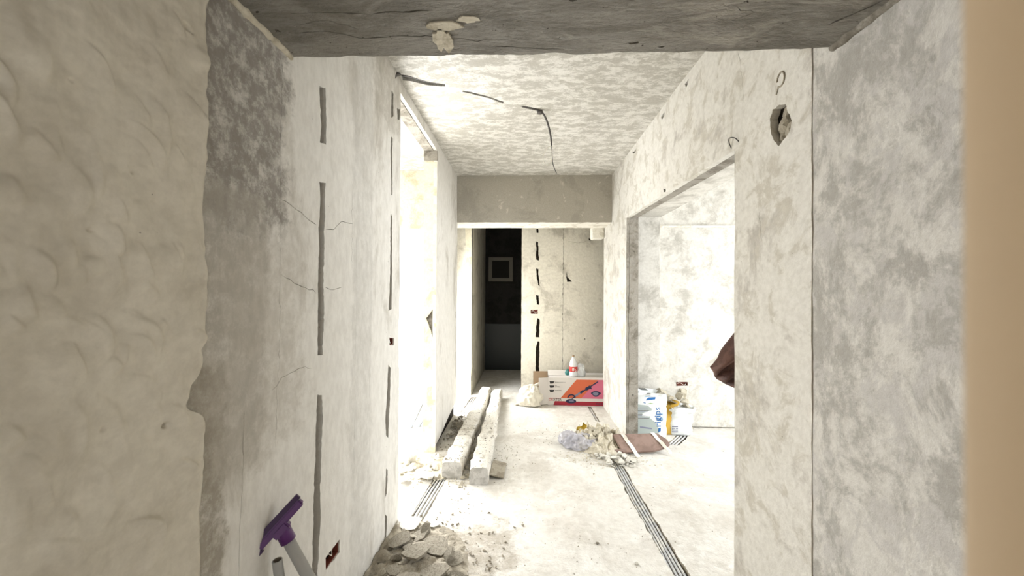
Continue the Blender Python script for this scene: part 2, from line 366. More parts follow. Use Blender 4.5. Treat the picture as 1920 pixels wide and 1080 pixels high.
b = bmesh.new(); bx(b, -.87, -.748, -2.2, .345, -.01, HT); bx(b, -.87, -.748, .34, .868, -.01, .56); bx(b, -.87, -.748, .34, .868, 2.24, HT); bx(b, -.87, -.772, .34, .81, .5, 2.3)
mk('near_plaster', b, m_skim, wl)

# ------------------------------------------------------------------ setting: right wall
R_holes = [[(1.49, 2.073), (1.46, 2.077), (1.424, 2.06), (1.413, 2.025), (1.391, 1.985), (1.396, 1.949), (1.424, 1.933), (1.45, 1.924), (1.484, 1.957), (1.503, 2.01), (1.506, 2.048)],
   crack([(1.58, 1.72), (1.57, 1.66), (1.565, 1.58)], .002, 22),
  crack([(1.73, 2.45), (1.70, 2.3), (1.69, 2.2)], .002, 23),
  [(2.64, 2.60), (2.70, 2.60), (2.69, 2.575), (2.65, 2.575)], [(2.25, 2.61), (2.30, 2.61), (2.28, 2.58)],
  [(3.3, 2.60), (3.42, 2.60), (3.4, 2.585), (3.32, 2.585)],
  crack([(2.85, 2.5), (2.95, 2.3), (3.0, 2.15)], .003, 24), crack([(3.2, 2.45), (3.3, 2.2)], .003, 25),
  [(2.62, 2.075), (2.66, 2.075), (2.65, 2.052), (2.61, 2.055)]]
right_outline = [(1.295, -.01), (1.762, -.01), (1.762, 2.02), (3.615, 2.065), (3.615, -.01), (4.65, -.01), (4.65, HT), (1.295, HT)]
right_core = [(.05, -.01), (1.765, -.01), (1.765, 2.025), (3.63, 2.07), (3.63, -.01), (4.65, -.01), (4.65, HT), (.05, HT)]
wr = panel('wall_right', right_core, [], FR, .03, .11, [m_core, m_conc], seed=6, jag=.002, grid=.4)
panel('plaster_skin', right_outline, R_holes, FR, 0, .032, [m_right, m_right], wr, seed=7, amp=.003, grid=.08, jag=.0025, hjag=.012)
panel('plaster_skin', [(.05, -.01), (1.34, -.01), (1.34, HT), (.05, HT)], [], FR, .003, .032, [m_rgrey, m_rgrey], wr, seed=8, amp=.0018, grid=.05)
FJR = lambda u, v, w: (u, 3.609+w, v)
panel('jamb_facing', [(.941, 0), (1.05, 0), (1.05, 2.07), (.941, 2.07)], [crack([(.963, 2.0), (.966, 1.5), (.960, 1.1), (.965, .6), (.960, .1)], .005, 31, .012), [(1.0, 1.75), (1.015, 1.752), (1.012, 1.742)], [(.995, .42), (1.01, .42), (1.003, .405)]], FJR, 0, .025, [m_conc, m_conc], wr, seed=9, jag=.0012, amp=.001)
# rubble fill seen inside the hole
bm = bmesh.new()
for (y, z, r) in ((1.46, 2.0, .035), (1.43, 1.97, .03), (1.47, 1.955, .028), (1.45, 2.045, .022)):
    g = bmesh.ops.create_icosphere(bm, subdivisions=2, radius=r)
    for v in g['verts']: v.co = Vector((.968+v.co.x*.5, y+v.co.y, z+v.co.z))+noise.noise_vector(v.co*40+Vector((y, z, 0)))*.012
mk('mortar_filling', bm, m_chunkg, wr)
bm = bmesh.new(); tube(bm, [(.938, 1.445+.019*math.cos(a)*1.1, 2.165+.026*math.sin(a)) for a in [i*.45 for i in range(13)]]+[(.938, 1.47, 2.12)], .0035, 6); mk('plaster_ring_mark', bm, m_chunkg, wr)

# ------------------------------------------------------------------ floor, ceiling, beams
floor_holes = [[(.738, .3), (.828, .3), (.816, 1.5), (.808, 1.901), (.785, 2.6), (.780, 3.2), (.70, 3.2), (.703, 2.6), (.726, 1.9)],
               [(.755, 4.1), (.80, 4.1), (.79, 4.62), (.75, 4.62)],
               [(-.735, 2.0), (-.64, 2.0), (-.60, 2.35), (-.565, 2.85), (-.665, 2.85), (-.69, 2.35)],
               [(-.73, 4.3), (-.66, 4.3), (-.60, 4.95), (-.69, 4.95)],
               [(1.28, 3.52), (1.38, 3.50), (1.66, 3.86), (1.55, 3.88)]]
fo = [(-4.1, -2.3), (3.8, -2.3), (3.8, 6.8), (-4.1, 6.8)]
fl = panel('floor', fo, floor_holes, FF, 0, .032, [m_floor, m_chunkg], seed=11, amp=.003, grid=.085, hjag=.009, step=.2)
bm = bx(bmesh.new(), -4.1, 3.8, -2.3, 6.8, -.1, -.031); mk('subfloor', bm, m_chunkg, fl)
ceil_holes = [[(-.745, 2.235), (-.69, 2.25), (-.61, 2.305), (-.50, 2.345), (-.505, 2.372), (-.62, 2.345), (-.70, 2.30), (-.75, 2.29)],
              [(-.404, 2.420), (-.283, 2.465), (-.15, 2.565), (-.155, 2.585), (-.285, 2.492), (-.408, 2.437)],
              [(-.025, 2.630), (.10, 2.695), (.12, 2.72), (.09, 2.725), (-.03, 2.652)]]
panel('ceiling', [(-4.1, -2.3), (3.8, -2.3), (3.8, 6.8), (-4.1, 6.8)], ceil_holes, FC, 0, .03, [m_ceil, m_ceil], seed=12, amp=.008, grid=.09, hjag=.005, step=.2)
cb = box('ceiling_slab', -4.1, 3.8, -2.3, 6.8, 2.679, 2.8, m_core, D.objects['ceiling'])
# near beam: rough underside with a ragged far edge
FBm = lambda u, v, w: (u, v, 2.13+w)
bmh = [crack([(-.65, 1.02), (-.5, 1.015), (-.42, 1.03)], .003, 41, .006), crack([(-.68, 1.10), (-.58, 1.09), (-.5, 1.125), (-.2, 1.12)], .004, 42, .008), crack([(-.25, 1.135), (-.05, 1.15)], .003, 43),
       crack([(-.42, 1.025), (-.25, 1.015)], .006, 44, .004), crack([(-.66, 1.06), (-.55, 1.05), (-.48, 1.09)], .003, 45), crack([(.55, 1.03), (.62, 1.05), (.57, 1.07)], .003, 46),
       [(.305, 1.165), (.335, 1.160), (.34, 1.17), (.31, 1.176)], [(.40, 1.182), (.425, 1.182), (.42, 1.19)], crack([(.84, 1.10), (.90, 1.03), (.93, .97)], .008, 47, .008), crack([(-.1, 1.185), (.0, 1.18), (.1, 1.19)], .004, 48)]
be = panel('trim_1', [(-.80, .86), (.97, .86), (.97, 1.212), (-.80, 1.212)], bmh, FBm, 0, .02, [m_beam, m_beam], seed=13, amp=.006, grid=.04, jag=.009, step=.02)
bm = bx(bmesh.new(), -.80, .97, .86, 1.207, 2.148, 2.66); mk('beam_core', bm, m_beam, be)
bm = bmesh.new()
for (cx, cy, rx, ry, s) in ((-.235, 1.075, .05, .018, 1), (-.25, 1.14, .03, .05, 2), (-.16, 1.05, .03, .012, 4)):
    pts = [(cx+rx*math.cos(a)*(1+.5*noise.noise(Vector((a*2, s, 0)))), cy+ry*math.sin(a)*(1+.6*noise.noise(Vector((a*2, s, 5)))), 2.127) for a in [i*.35 for i in range(18)]]
    f = bm.faces.new([bm.verts.new(p) for p in pts]); r = bmesh.ops.extrude_face_region(bm, geom=[f]); bmesh.ops.translate(bm, verts=[v for v in r['geom'] if isinstance(v, bmesh.types.BMVert)], vec=(0, 0, .01))
mk('plaster_smear', bm, m_chunk, be)
# plaster fillets in the corners between beam and walls
for sx, nm in ((-1, 'trim_2'), (1, 'trim_2')):
    bm = bmesh.new(); X = -.76 if sx < 0 else .94
    pts = [(X, .87+i*.012, 2.13) for i in range(29)]
    tube(bm, pts, [.012+.010*abs(noise.noise(Vector((i*.4, sx, 0)))) for i in range(29)], 8)
    for v in bm.verts: v.co += noise.noise_vector(v.co*35)*.006
    mk(nm, bm, m_chunk if sx < 0 else m_conc, kind='structure')
# far header
FH = lambda u, v, w: (u, 4.22+w, v)
hd = panel('trim_3', [(-.80, 2.13), (.95, 2.13), (.95, HT), (-.80, HT)], [], FH, 0, .02, [m_head, m_white], seed=14, amp=.003, grid=.08, jag=.004, step=.03)
FHb = lambda u, v, w: (u, v, 2.132+w)
panel('header_underside', [(-.98, 4.225), (.96, 4.225), (.96, 4.605), (-.98, 4.605)], [], FHb, 0, .03, [m_white, m_white], hd, seed=15, amp=.002)
bm = bx(bmesh.new(), -.98, 1.05, 4.24, 4.60, 2.15, 2.66); mk('header_core', bm, m_white, hd)
box('bracket_block', .80, .938, 4.60, 4.78, 2.01, 2.16, m_white, hd, bevel=.006)

# ------------------------------------------------------------------ lobby back wall with the dark doorway
slots = [[(.137, 2.20), (.170, 2.20), (.168, 2.14), (.140, 2.14)], [(.137, 2.03), (.165, 2.02), (.178, 1.78), (.145, 1.79)], [(.142, 1.676), (.172, 1.66), (.186, 1.44), (.165, 1.45), (.150, 1.55)],
         [(.135, 1.326), (.172, 1.32), (.186, 1.19), (.15, 1.20)], [(.071, 1.130), (.168, 1.132), (.168, 1.078), (.072, 1.078)],
         [(.165, 1.02), (.190, 1.0), (.188, .76), (.140, .77), (.140, .9)], [(.160, .72), (.188, .72), (.188, .32), (.142, .32), (.138, .58)],
         [(.535, 1.64), (.556, 1.56), (.610, 1.50), (.545, 1.50)], [(.825, 2.075), (.87, 2.07), (.865, 2.04), (.83, 2.045)], [(.77, .76), (.79, .76), (.785, .74)],
         crack([(.50, 2.24), (.497, 1.7), (.493, 1.2), (.49, .8), (.493, .3)], .006, 51, .01), crack([(.55, 2.03), (.68, 2.01), (.80, 2.03)], .005, 52)]
back_out = [(-1.0, -.01), (-.709, -.01), (-.709, 2.25), (-.05, 2.25), (-.05, -.01), (2.05, -.01), (2.05, HT), (-1.0, HT)]
back_core = [(-1.0, -.01), (-.705, -.01), (-.705, 2.25), (-.055, 2.25), (-.055, -.01), (2.05, -.01), (2.05, HT), (-1.0, HT)]
wb = panel('wall_back', back_core, [], FB, .028, .12, [m_core, m_lobby], seed=17, jag=0, grid=.5)
panel('plaster_skin', back_out, slots, FB, 0, .03, [m_lobby, m_lobby], wb, seed=18, amp=.004, grid=.09)
# beige unplastered strip beside the dark doorway
panel('mortar_strip', [(-.825, 0), (-.715, 0), (-.715, 2.24), (-.80, 2.24), (-.79, 1.9), (-.83, 1.8), (-.80, 1.2)], [], lambda u, v, w: (u, 5.047+w, v), 0, .006, [m_cream, m_cream], wb, seed=19, jag=.006)
# lobby left side: doorway to the balcony
b = bmesh.new(); bx(b, -1.06, -.98, 4.16, 4.33, -.01, HT); bx(b, -1.06, -.98, 4.93, 5.17, -.01, HT); bx(b, -1.06, -.98, 4.33, 4.93, 2.1, HT); bx(b, -.98, -.87, 4.16, 4.25, -.01, HT)
mk('wall_lobby_left', b, m_room, kind='structure')
# dark room
b = bmesh.new(); bx(b, -.80, -.70, 5.17, 6.75, -.01, HT); mk('wall_dark_left', b, m_lobby, kind='structure')
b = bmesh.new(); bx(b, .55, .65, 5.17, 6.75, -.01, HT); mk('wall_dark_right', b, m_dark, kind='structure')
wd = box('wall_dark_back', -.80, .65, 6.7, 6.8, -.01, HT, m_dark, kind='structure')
w4 = E('window_1', (-.43, 6.69, 1.75)); w4['kind'] = 'structure'
b = bmesh.new()
for (x0, x1, z0, z1) in ((-.26, .26, .21, .255), (-.26, .26, -.255, -.21), (-.26, -.21, -.21, .21), (.21, .26, -.21, .21)): bx(b, x0, x1, -.02, .01, z0, z1)
mk('reveal', b, m_black, w4)
b = bmesh.new()
for (x0, x1, z0, z1) in ((-.21, .21, .15, .21), (-.21, .21, -.21, -.15), (-.21, -.15, -.15, .15), (.15, .21, -.15, .15)): bx(b, x0, x1, -.03, .01, z0, z1)
mk('window_frame', b, m_dframe, w4); mk('pane', bx(bmesh.new(), -.15, .15, -.012, 0, -.15, .15), m_black, w4)
td = box('wall_tiling', -.70, .55, 6.692, 6.70, 0, .8, m_tile, wd)

# ------------------------------------------------------------------ left room
b = bmesh.new(); bx(b, -4.1, -2.9, 4.06, 4.16, -.01, HT); bx(b, -2.9, -1.07, 4.06, 4.16, 2.04, HT); bx(b, -2.9, -1.07, 4.06, 4.16, -.01, .262); bx(b, -1.07, -.87, 4.06, 4.16, -.01, HT)
mk('wall_left_room_far', b, m_cream, kind='structure')
b = bmesh.new(); bx(b, -4.1, -4.0, .4, 1.0, -.01, HT); bx(b, -4.1, -4.0, 3.6, 4.16, -.01, HT); bx(b, -4.1, -4.0, 1.0, 3.6, -.01, .25); bx(b, -4.1, -4.0, 1.0, 3.6, 2.3, HT)
mk('wall_left_room_side', b, m_room, kind='structure')
box('wall_left_room_near', -4.1, -.87, .4, .5, -.01, HT, m_room, kind='structure')
def window(name, x0, x1, z0, z1, f, panes=2):
    w = E(name); w['kind'] = 'structure'; b = bmesh.new(); t = .05
    def q(a, c, d, e): 
        p0 = f(a, d, 0); p1 = f(c, e, .05); bx(b, *sorted((p0[0], p1[0])), *sorted((p0[1], p1[1])), *sorted((p0[2], p1[2])))
    q(x0, x1, z0, z0+t); q(x0, x1, z1-t, z1); q(x0, x0+t, z0+t, z1-t); q(x1-t, x1, z0+t, z1-t)
    for i in range(1, panes): c = x0+(x1-x0)*i/panes; q(c-.03, c+.03, z0+t, z1-t)
    mk('window_frame', b, m_pvc, w)
    for i in range(panes):
        a = x0+(x1-x0)*i/panes+.04; c = x0+(x1-x0)*(i+1)/panes-.04; p0 = f(a, z0+t, .022); p1 = f(c, z1-t, .027); b = bmesh.new()
        bx(b, *sorted((p0[0], p1[0])), *sorted((p0[1], p1[1])), *sorted((p0[2], p1[2]))); mk('pane', b, m_glass, w)
window('window_2', -2.9, -1.07, .262, 2.04, lambda u, v, w: (u, 4.10+w, v))
window('window_3', 1.0, 3.6, .25, 2.3, lambda u, v, w: (-4.07+w, u, v), 3)

# ------------------------------------------------------------------ right room
b = bmesh.new(); bx(b, 1.05, 3.8, 3.99, 4.6, -.01, HT); wrf = mk('wall_right_room_far', b, m_room, kind='structure')
FRR = lambda u, v, w: (u, 3.965+w, v)
sock = [(1.538, .462), (1.655, .462), (1.655, .422), (1.538, .420)]
panel('lower_plaster', [(1.34, .012), (3.6, .012), (3.6, 2.03), (1.34, 2.03)], [sock], FRR, 0, .03, [m_room, m_white], wrf, seed=23, amp=.004, grid=.08)
box('ledge_strip', 1.32, 3.6, 3.95, 3.992, 2.03, 2.05, m_white, wrf)
box('wall_pillar', 1.05, 1.34, 3.87, 3.995, -.01, 2.13, m_room, kind='structure', bevel=.006)
box('trim_4', 1.05, 1.36, .2, 3.995, 2.125, HT, m_room, kind='structure', bevel=.006)
b = bmesh.new(); bx(b, 3.6, 3.7, -.3, .9, -.01, HT); bx(b, 3.6, 3.7, 3.3, 4.1, -.01, HT); bx(b, 3.6, 3.7, .9, 3.3, -.01, .25); bx(b, 3.6, 3.7, .9, 3.3, 2.25, HT)
mk('wall_right_room_side', b, m_room, kind='structure')
box('wall_right_room_near', 1.0, 3.7, -.1, .05, -.01, HT, m_room, kind='structure')
window('window_4', .9, 3.3, .25, 2.25, lambda u, v, w: (3.62+w, u, v), 3)
box('wall_lobby_right', 1.95, 2.05, 4.6, 5.1, -.01, HT, m_room, kind='structure')
# ------------------------------------------------------------------ space behind the camera
b = bmesh.new(); bx(b, -2.2, 1.0, -2.3, -2.2, -.01, .5); bx(b, -2.2, 1.0, -2.3, -2.2, 2.1, HT); bx(b, -2.2, -1.15, -2.3, -2.2, .5, 2.1); bx(b, .45, 1.0, -2.3, -2.2, .5, 2.1)
mk('wall_behind', b, m_skim, kind='structure')
# painted door casing right beside the camera, rounded corner
b = bmesh.new(); X0, Y1, R = .0735, .095, .05
prof = [(1.0, Y1), (X0+R, Y1)]+[(X0+R-R*math.sin(a), Y1-R+R*math.cos(a)) for a in [i*math.pi/16 for i in range(1, 9)]]+[(X0, -.02), (1.0, -.02)]
lo = [b.verts.new((x, y, -.01)) for x, y in prof]; hi = [b.verts.new((x, y, HT)) for x, y in prof]
for i in range(len(prof)):
    j = (i+1) % len(prof); b.faces.new((lo[i], lo[j], hi[j], hi[i])).smooth = True
mk('trim_5', b, m_beige, kind='structure')

# ================================================================== THINGS
# ---- cables and wires
def cable(name, pts, r, m, label, cat='cable', parent=None):
    sp = []
    P = [Vector(p) for p in pts]
    for i in range(len(P)-1):
        p0, p1, p2, p3 = P[max(i-1, 0)], P[i], P[i+1], P[min(i+2, len(P)-1)]
        for q in range(6):
            t = q/6; sp.append(.5*((2*p1)+(p2-p0)*t+(2*p0-5*p1+4*p2-p3)*t*t+(3*p1-p0-3*p2+p3)*t**3))
    sp.append(P[-1]); o = mk(name, tube(bmesh.new(), sp, r, 8), m, parent)
    return T(o, label, cat) if label else o
hang = E('ceiling_cable', (.107, 2.705, 2.65))
T(hang, 'dark cable coming out of the ceiling chase and hanging down with a coiled pale end', 'cable')
def rel(o, pts): return [tuple(Vector(p)-o.location) for p in pts]
cable('sheath', rel(hang, [(-.745, 2.262, 2.664), (-.69, 2.272, 2.662), (-.61, 2.325, 2.662), (-.50, 2.36, 2.662), (-.404, 2.427, 2.660), (-.283, 2.477, 2.658), (-.15, 2.577, 2.658), (-.025, 2.640, 2.655), (.06, 2.68, 2.650), (.107, 2.700, 2.64), (.144, 2.70, 2.58), (.170, 2.70, 2.484), (.180, 2.70, 2.40)]), .0065, m_cable, None, parent=hang)
cable('wire', rel(hang, [(.180, 2.70, 2.41), (.184, 2.70, 2.34), (.190, 2.70, 2.27), (.215, 2.70, 2.205)]), .0028, m_cable, None, parent=hang)
cable('wire', rel(hang, [(.181, 2.70, 2.40), (.15, 2.695, 2.385), (.125, 2.695, 2.34), (.12, 2.70, 2.30), (.145, 2.705, 2.265), (.175, 2.70, 2.285), (.186, 2.70, 2.33), (.178, 2.70, 2.375)]), .0026, m_wire, None, parent=hang)
b = bmesh.new(); g = bmesh.ops.create_icosphere(b, subdivisions=2, radius=.02)
for v in b.verts: v.co = Vector((v.co.x*1.2, v.co.y, v.co.z*.6))+noise.noise_vector(v.co*60)*.006
o = mk('tape_knot', b, m_cable, hang); o.location = (-.01, 0, -.012)
cable('corner_cable', [(-.80, 2.15, 2.45), (-.775, 2.17, 2.56), (-.762, 2.20, 2.625), (-.745, 2.23, 2.655)], .009, m_cable, 'short dark cable bend in the top corner of the left wall chase')
cable('wire_hook', [(.945, 1.79, 2.03), (.930, 1.787, 2.06), (.922, 1.775, 2.075), (.922, 1.75, 2.072), (.932, 1.735, 2.06), (.945, 1.725, 2.035)], .0022, m_cable, 'small bent wire hook at the top corner of the right opening', 'wire')
# ---- socket boxes
def socket(name, c, ax, w, h, label):
    o = E(name, c); T(o, label, 'socket box')
    b = bmesh.new(); d = .03
    def q(a0, a1, z0, z1, d0, d1):
        if ax == 'x': bx(b, d0, d1, a0, a1, z0, z1)
        elif ax == 'y': bx(b, a0, a1, d0, d1, z0, z1)
    q(-w, w, h-.004, h, 0, d); q(-w, w, -h, -h+.004, 0, d); q(-w, -w+.004, -h, h, 0, d); q(w-.004, w, -h, h, 0, d); q(-w, w, -h, h, d, d+.003)
    hs = mk('housing', b, m_red_box, o)
    b = bmesh.new(); pts = [(.5*d*(1+math.sin(i)*.5), -w*.8+i*w*.2, h*.6*math.sin(i*.8)) for i in range(9)]
    if ax == 'y': pts = [(p[1], p[0]-.012, p[2]) for p in pts]
    tube(b, pts, .0022, 5); mk('wire', b, m_wire, hs); return o
s = socket('socket_box', (-.765, 1.512, .325), 'x', .050, .025, 'empty double socket box low in the left wall beside the long vertical chase'); s.scale.x = -.85
s = socket('socket_box', (-.766, 2.166, 1.087), 'x', .036, .021, 'empty dark socket box at mid height near the left doorway edge'); s.scale.x = -.75
socket('socket_box', (.12, 5.052, 1.105), 'y', .045, .024, 'empty socket box in the back wall beside the dark doorway').scale.y = .75
socket('socket_box', (1.597, 3.968, .441), 'y', .055, .019, 'reddish empty socket box low in the bright far wall of the right room').scale.y = .7
# ---- conduits in the floor channels
def conduits(starts, ends, z, r, labels, group, wob=.004, cat='conduit'):
    for i, (a, c) in enumerate(zip(starts, ends)):
        A = Vector((*a, z)); B = Vector((*c, z)); n = max(8, int((B-A).length/.012)); pts = []; rr = []
        for k in range(n+1):
            p = A.lerp(B, k/n); p.x += wob*noise.noise(Vector((p.y*2.5, i*7, 1))); p.z += wob*.8*noise.noise(Vector((p.y*3, i*7, 4))); pts.append(p); rr.append(r*(1 if k % 2 else .86))
        o = mk('floor_conduit', tube(bmesh.new(), pts, rr, 8), m_conduit); T(o, labels[i], cat, group)
od = ['leftmost', 'second from left', 'third from left', 'rightmost']
conduits([(.754+i*.0198, .35) for i in range(4)], [(.711+i*.0195, 3.15) for i in range(4)], -.013, .0072, [f'{k} grey conduit in the long right-hand floor channel' for k in od], 'conduits in the right floor channel')
conduits([(-.722+i*.024, 2.03) for i in range(4)], [(-.653+i*.024, 2.83) for i in range(4)], -.012, .0082, [f'{k} grey conduit in the short floor channel by the left doorway' for k in od], 'conduits in the left floor channel')
conduits([(-.718+i*.022, 4.32) for i in range(3)], [(-.675+i*.026, 4.93) for i in range(3)], -.014, .009, [f'{k} conduit in the floor channel before the dark doorway' for k in ('leftmost', 'middle', 'rightmost')], 'conduits in the far floor channel')
conduits([(.768, 4.12), (.785, 4.12)], [(.763, 4.6), (.78, 4.6)], -.016, .008, [f'{k} conduit in the narrow channel under the carton' for k in ('left', 'right')], 'conduits in the narrow channel')
conduits([(1.30, 3.53), (1.325, 3.52), (1.35, 3.51)], [(1.57, 3.87), (1.60, 3.87), (1.63, 3.86)], -.010, .009, [f'{k} conduit in the floor channel in front of the sacks' for k in ('left', 'middle', 'right')], 'conduits by the sacks')

# ---- purple mop leaning on the left wall
def frame_from(o, zdir, xhint):
    z = Vector(zdir).normalized(); x = (Vector(xhint)-z*Vector(xhint).dot(z)).normalized(); y = z.cross(x)
    m = Matrix((x, y, z)).transposed().to_4x4(); return m
foot = Vector((-.40, 1.19, .0)); top = Vector((-.725, 1.128, .668)); ax = (top-foot).normalized(); Lh = (top-foot).length
mop = E('floor_mop', foot); T(mop, 'purple headed mop with a grey tube handle leaning upside down on the left wall', 'mop')
b = bmesh.new(); tube(b, [ax*0, ax*(Lh-.01)], .0165, 20); mk('handle', b, m_handle, mop, smooth=True)
b = bmesh.new(); tube(b, [ax*(Lh-.045), ax*(Lh-.01), ax*(Lh+.008)], [.0215, .0215, .017], 20); mk('collar', b, m_purple, mop)
hm = Matrix.Translation(ax*(Lh+.012)) @ frame_from(None, (-.55, -.12, .55), (.22, .28, .60))   # local z out of the head, x along it
b = bmesh.new(); bx(b, -.072, .078, -.016, .016, -.012, .010, mat=hm)
bmesh.ops.bevel(b, geom=b.edges[:], offset=.005, segments=2, affect='EDGES'); hd_ = mk('head', b, m_purple, mop)
b = bmesh.new(); bx(b, -.080, .082, -.008, .008, .008, .024, mat=hm); mk('rubber_blade', b, m_purpd, hd_)
b = bmesh.new(); bx(b, -.030, .018, -.021, .021, -.030, .0, mat=hm); bmesh.ops.bevel(b, geom=b.edges[:], offset=.006, segments=2, affect='EDGES'); mk('socket_joint', b, m_purple, mop)
b = bmesh.new(); bx(b, -.083, -.068, -.013, .013, -.018, .018, mat=hm); mk('end_cap', b, m_purpd, hd_)
pp = E('plastic_tube', (-.66, 1.14, 0)); T(pp, 'short open grey tube standing against the left wall beside the mop', 'tube')
b = bmesh.new(); d = Vector((-.062, -.035, .588)); n = 20; t = d.normalized(); a = t.cross(Vector((0, 1, 0))).normalized(); c = t.cross(a)
R1 = [[b.verts.new(d*s+(a*math.cos(6.2832*k/n)+c*math.sin(6.2832*k/n))*r) for k in range(n)] for s, r in ((0, .0135), (1, .0135), (1, .0108), (.85, .0108))]
for i in range(3):
    for k in range(n): f = b.faces.new((R1[i][k], R1[i][(k+1) % n], R1[i+1][(k+1) % n], R1[i+1][k])); f.smooth = i != 1; f.material_index = 1 if i == 2 else 0
f = b.faces.new(R1[3]); f.material_index = 1; mk('tube_wall', b, [m_handle, m_inside], pp)

# ---- the two plaster-crusted timbers
def timber(name, p0, p1, w, h, seed, label, taper=1.0):
    A = Vector(p0); B = Vector(p1); L = (B-A).length; n = int(L/.022); o = E(name, (A.x, A.y, 0)); T(o, label, 'timber', 'timbers lying along the left wall')
    t = (B-A).normalized(); s = t.cross(Vector((0, 0, 1))).normalized(); b = bmesh.new(); rings = []
    N = 22
    for i in range(n+1):
        c = t*(L*i/n); ww = w/2*(1+(taper-1)*i/n); ring = []
        for k in range(N):
            an = 6.2832*k/N; ca, sa = math.cos(an), math.sin(an); e = .38
            x = ww*math.copysign(abs(ca)**e, ca); z = h/2+h/2*math.copysign(abs(sa)**e, sa)
            p = c+s*x+Vector((0, 0, z)); q = p+A
            dn = noise.noise(q*9+Vector((seed, 0, 0)))*.016+noise.noise(q*26+Vector((seed, 0, 0)))*.010+noise.noise(q*60)*.005
            lump = max(0, noise.noise(Vector((q.y*5, seed, x*8)))-.05)*.035*(1 if z > h*.55 else 0)
            if i < 2: dn *= .5; lump = 0
            p += (s*ca+Vector((0, 0, sa*.8)))*dn+Vector((0, 0, lump)); p.z = max(p.z, .001)
            ring.append(b.verts.new(p))
        rings.append(ring)
    for i in range(n):
        for k in range(N): b.faces.new((rings[i][k], rings[i][(k+1) % N], rings[i+1][(k+1) % N], rings[i+1][k])).smooth = True
    b.faces.new(rings[-1])
    # inset cut end
    f = b.faces.new(rings[0][::-1]); f.material_index = 1
    bmesh.ops.recalc_face_normals(b, faces=b.faces[:]); me_o = mk('crusted_body', b, [m_plank, m_cut], o)
    me_o.location = (0, 0, 0)
    # object coordinates follow the world so the crust pattern differs along the length
    for v in me_o.data.vertices: v.co += Vector((A.x, A.y, 0))
    me_o.location = (-A.x, -A.y, 0)
    return o
timber('crusted_timber', (-.532, 2.80, 0), (-.50, 5.00, 0), .148, .125, 1.3, 'left one of two plaster-crusted timbers lying lengthwise, next to the left wall', .8)
timber('crusted_timber', (-.322, 2.72, 0), (-.352, 4.90, 0), .135, .125, 8.1, 'right one of two plaster-crusted timbers lying lengthwise on the floor', .85)

# ---- rubble
def chunk_mesh(name, m, sx, sy, sz, seed):
    r = random.Random(seed); b = bmesh.new()
    for _ in range(13):
        v = Vector((r.gauss(0, 1), r.gauss(0, 1), r.gauss(0, 1))).normalized()*r.uniform(.75, 1); b.verts.new((v.x*sx, v.y*sy, v.z*sz))
    bmesh.ops.convex_hull(b, input=b.verts[:])
    for v in [v for v in b.verts if not v.link_faces]: b.verts.remove(v)
    me = D.meshes.new(name); b.to_mesh(me); b.free(); me.materials.append(m); return me
def slab_mesh(name, m, rad, th, seed):
    r = random.Random(seed); b = bmesh.new(); n = r.randint(7, 10)
    pts = [(rad*r.uniform(.75, 1.05)*math.cos(6.2832*(k+r.uniform(-.3, .3))/n), rad*.8*r.uniform(.75, 1.05)*math.sin(6.2832*(k+r.uniform(-.3, .3))/n)) for k in range(n)]
    lo = [b.verts.new((x*.95, y*.95, -th/2)) for x, y in pts]; hi = [b.verts.new((x, y, th/2+r.uniform(-.15, .15)*th)) for x, y in pts]
    b.faces.new(lo[::-1]); bmesh.ops.triangulate(b, faces=[b.faces.new(hi)])
    for k in range(n): b.faces.new((lo[k], lo[(k+1) % n], hi[(k+1) % n], hi[k]))
    me = D.meshes.new(name); b.to_mesh(me); b.free(); me.materials.append(m); return me
CH = {m.name: [chunk_mesh('plaster_chunk', m, 1, .8, .55, i) for i in range(6)] for m in (m_chunk, m_chunkg, m_white)}
SL = {m.name: [slab_mesh('plaster_slab', m, 1, .15, i+20) for i in range(6)] for m in (m_chunk, m_chunkg, m_white)}
RR = random.Random(3)
def piece(kind, m, x, y, z, s, label, group, tilt=.35, name=None):
    me = (CH if kind == 'c' else SL)[m.name][RR.randrange(6)]
    o = D.objects.new(name or ('plaster_chunk' if kind == 'c' else 'plaster_slab'), me); COL.objects.link(o)
    o.location = (x, y, z); o.scale = (s, s, s*RR.uniform(.8, 1.2)); o.rotation_euler = (RR.uniform(-tilt, tilt), RR.uniform(-tilt, tilt), RR.uniform(0, 6.28))
    return T(o, label, 'rubble', group)
def pile(n, cx, cy, rx, ry, h, smin, smax, m, label, group, ks=.4):
    for _ in range(n):
        while True:
            u, v = RR.uniform(-1, 1), RR.uniform(-1, 1)
            if u*u+v*v < 1: break
        s = RR.uniform(smin, smax); zz = h*(1-(u*u+v*v))*RR.uniform(.6, 1); k = 's' if RR.random() < ks else 'c'
        x = max(cx+u*rx, -.74+s) if cy < 2.25 else cx+u*rx
        sz = 'small' if s < smin+(smax-smin)*.33 else 'middling' if s < smin+(smax-smin)*.67 else 'large'
        pl = ('rear ' if v > .33 else 'front ' if v < -.33 else 'mid ')+('left' if u < -.33 else 'right' if u > .33 else 'centre')
        piece(k, m, x, cy+v*ry, zz+s*(.12 if k == 's' else .4), s, f"{sz} {'flat' if k == 's' else 'blocky'} {label}, {pl}", group, .5)
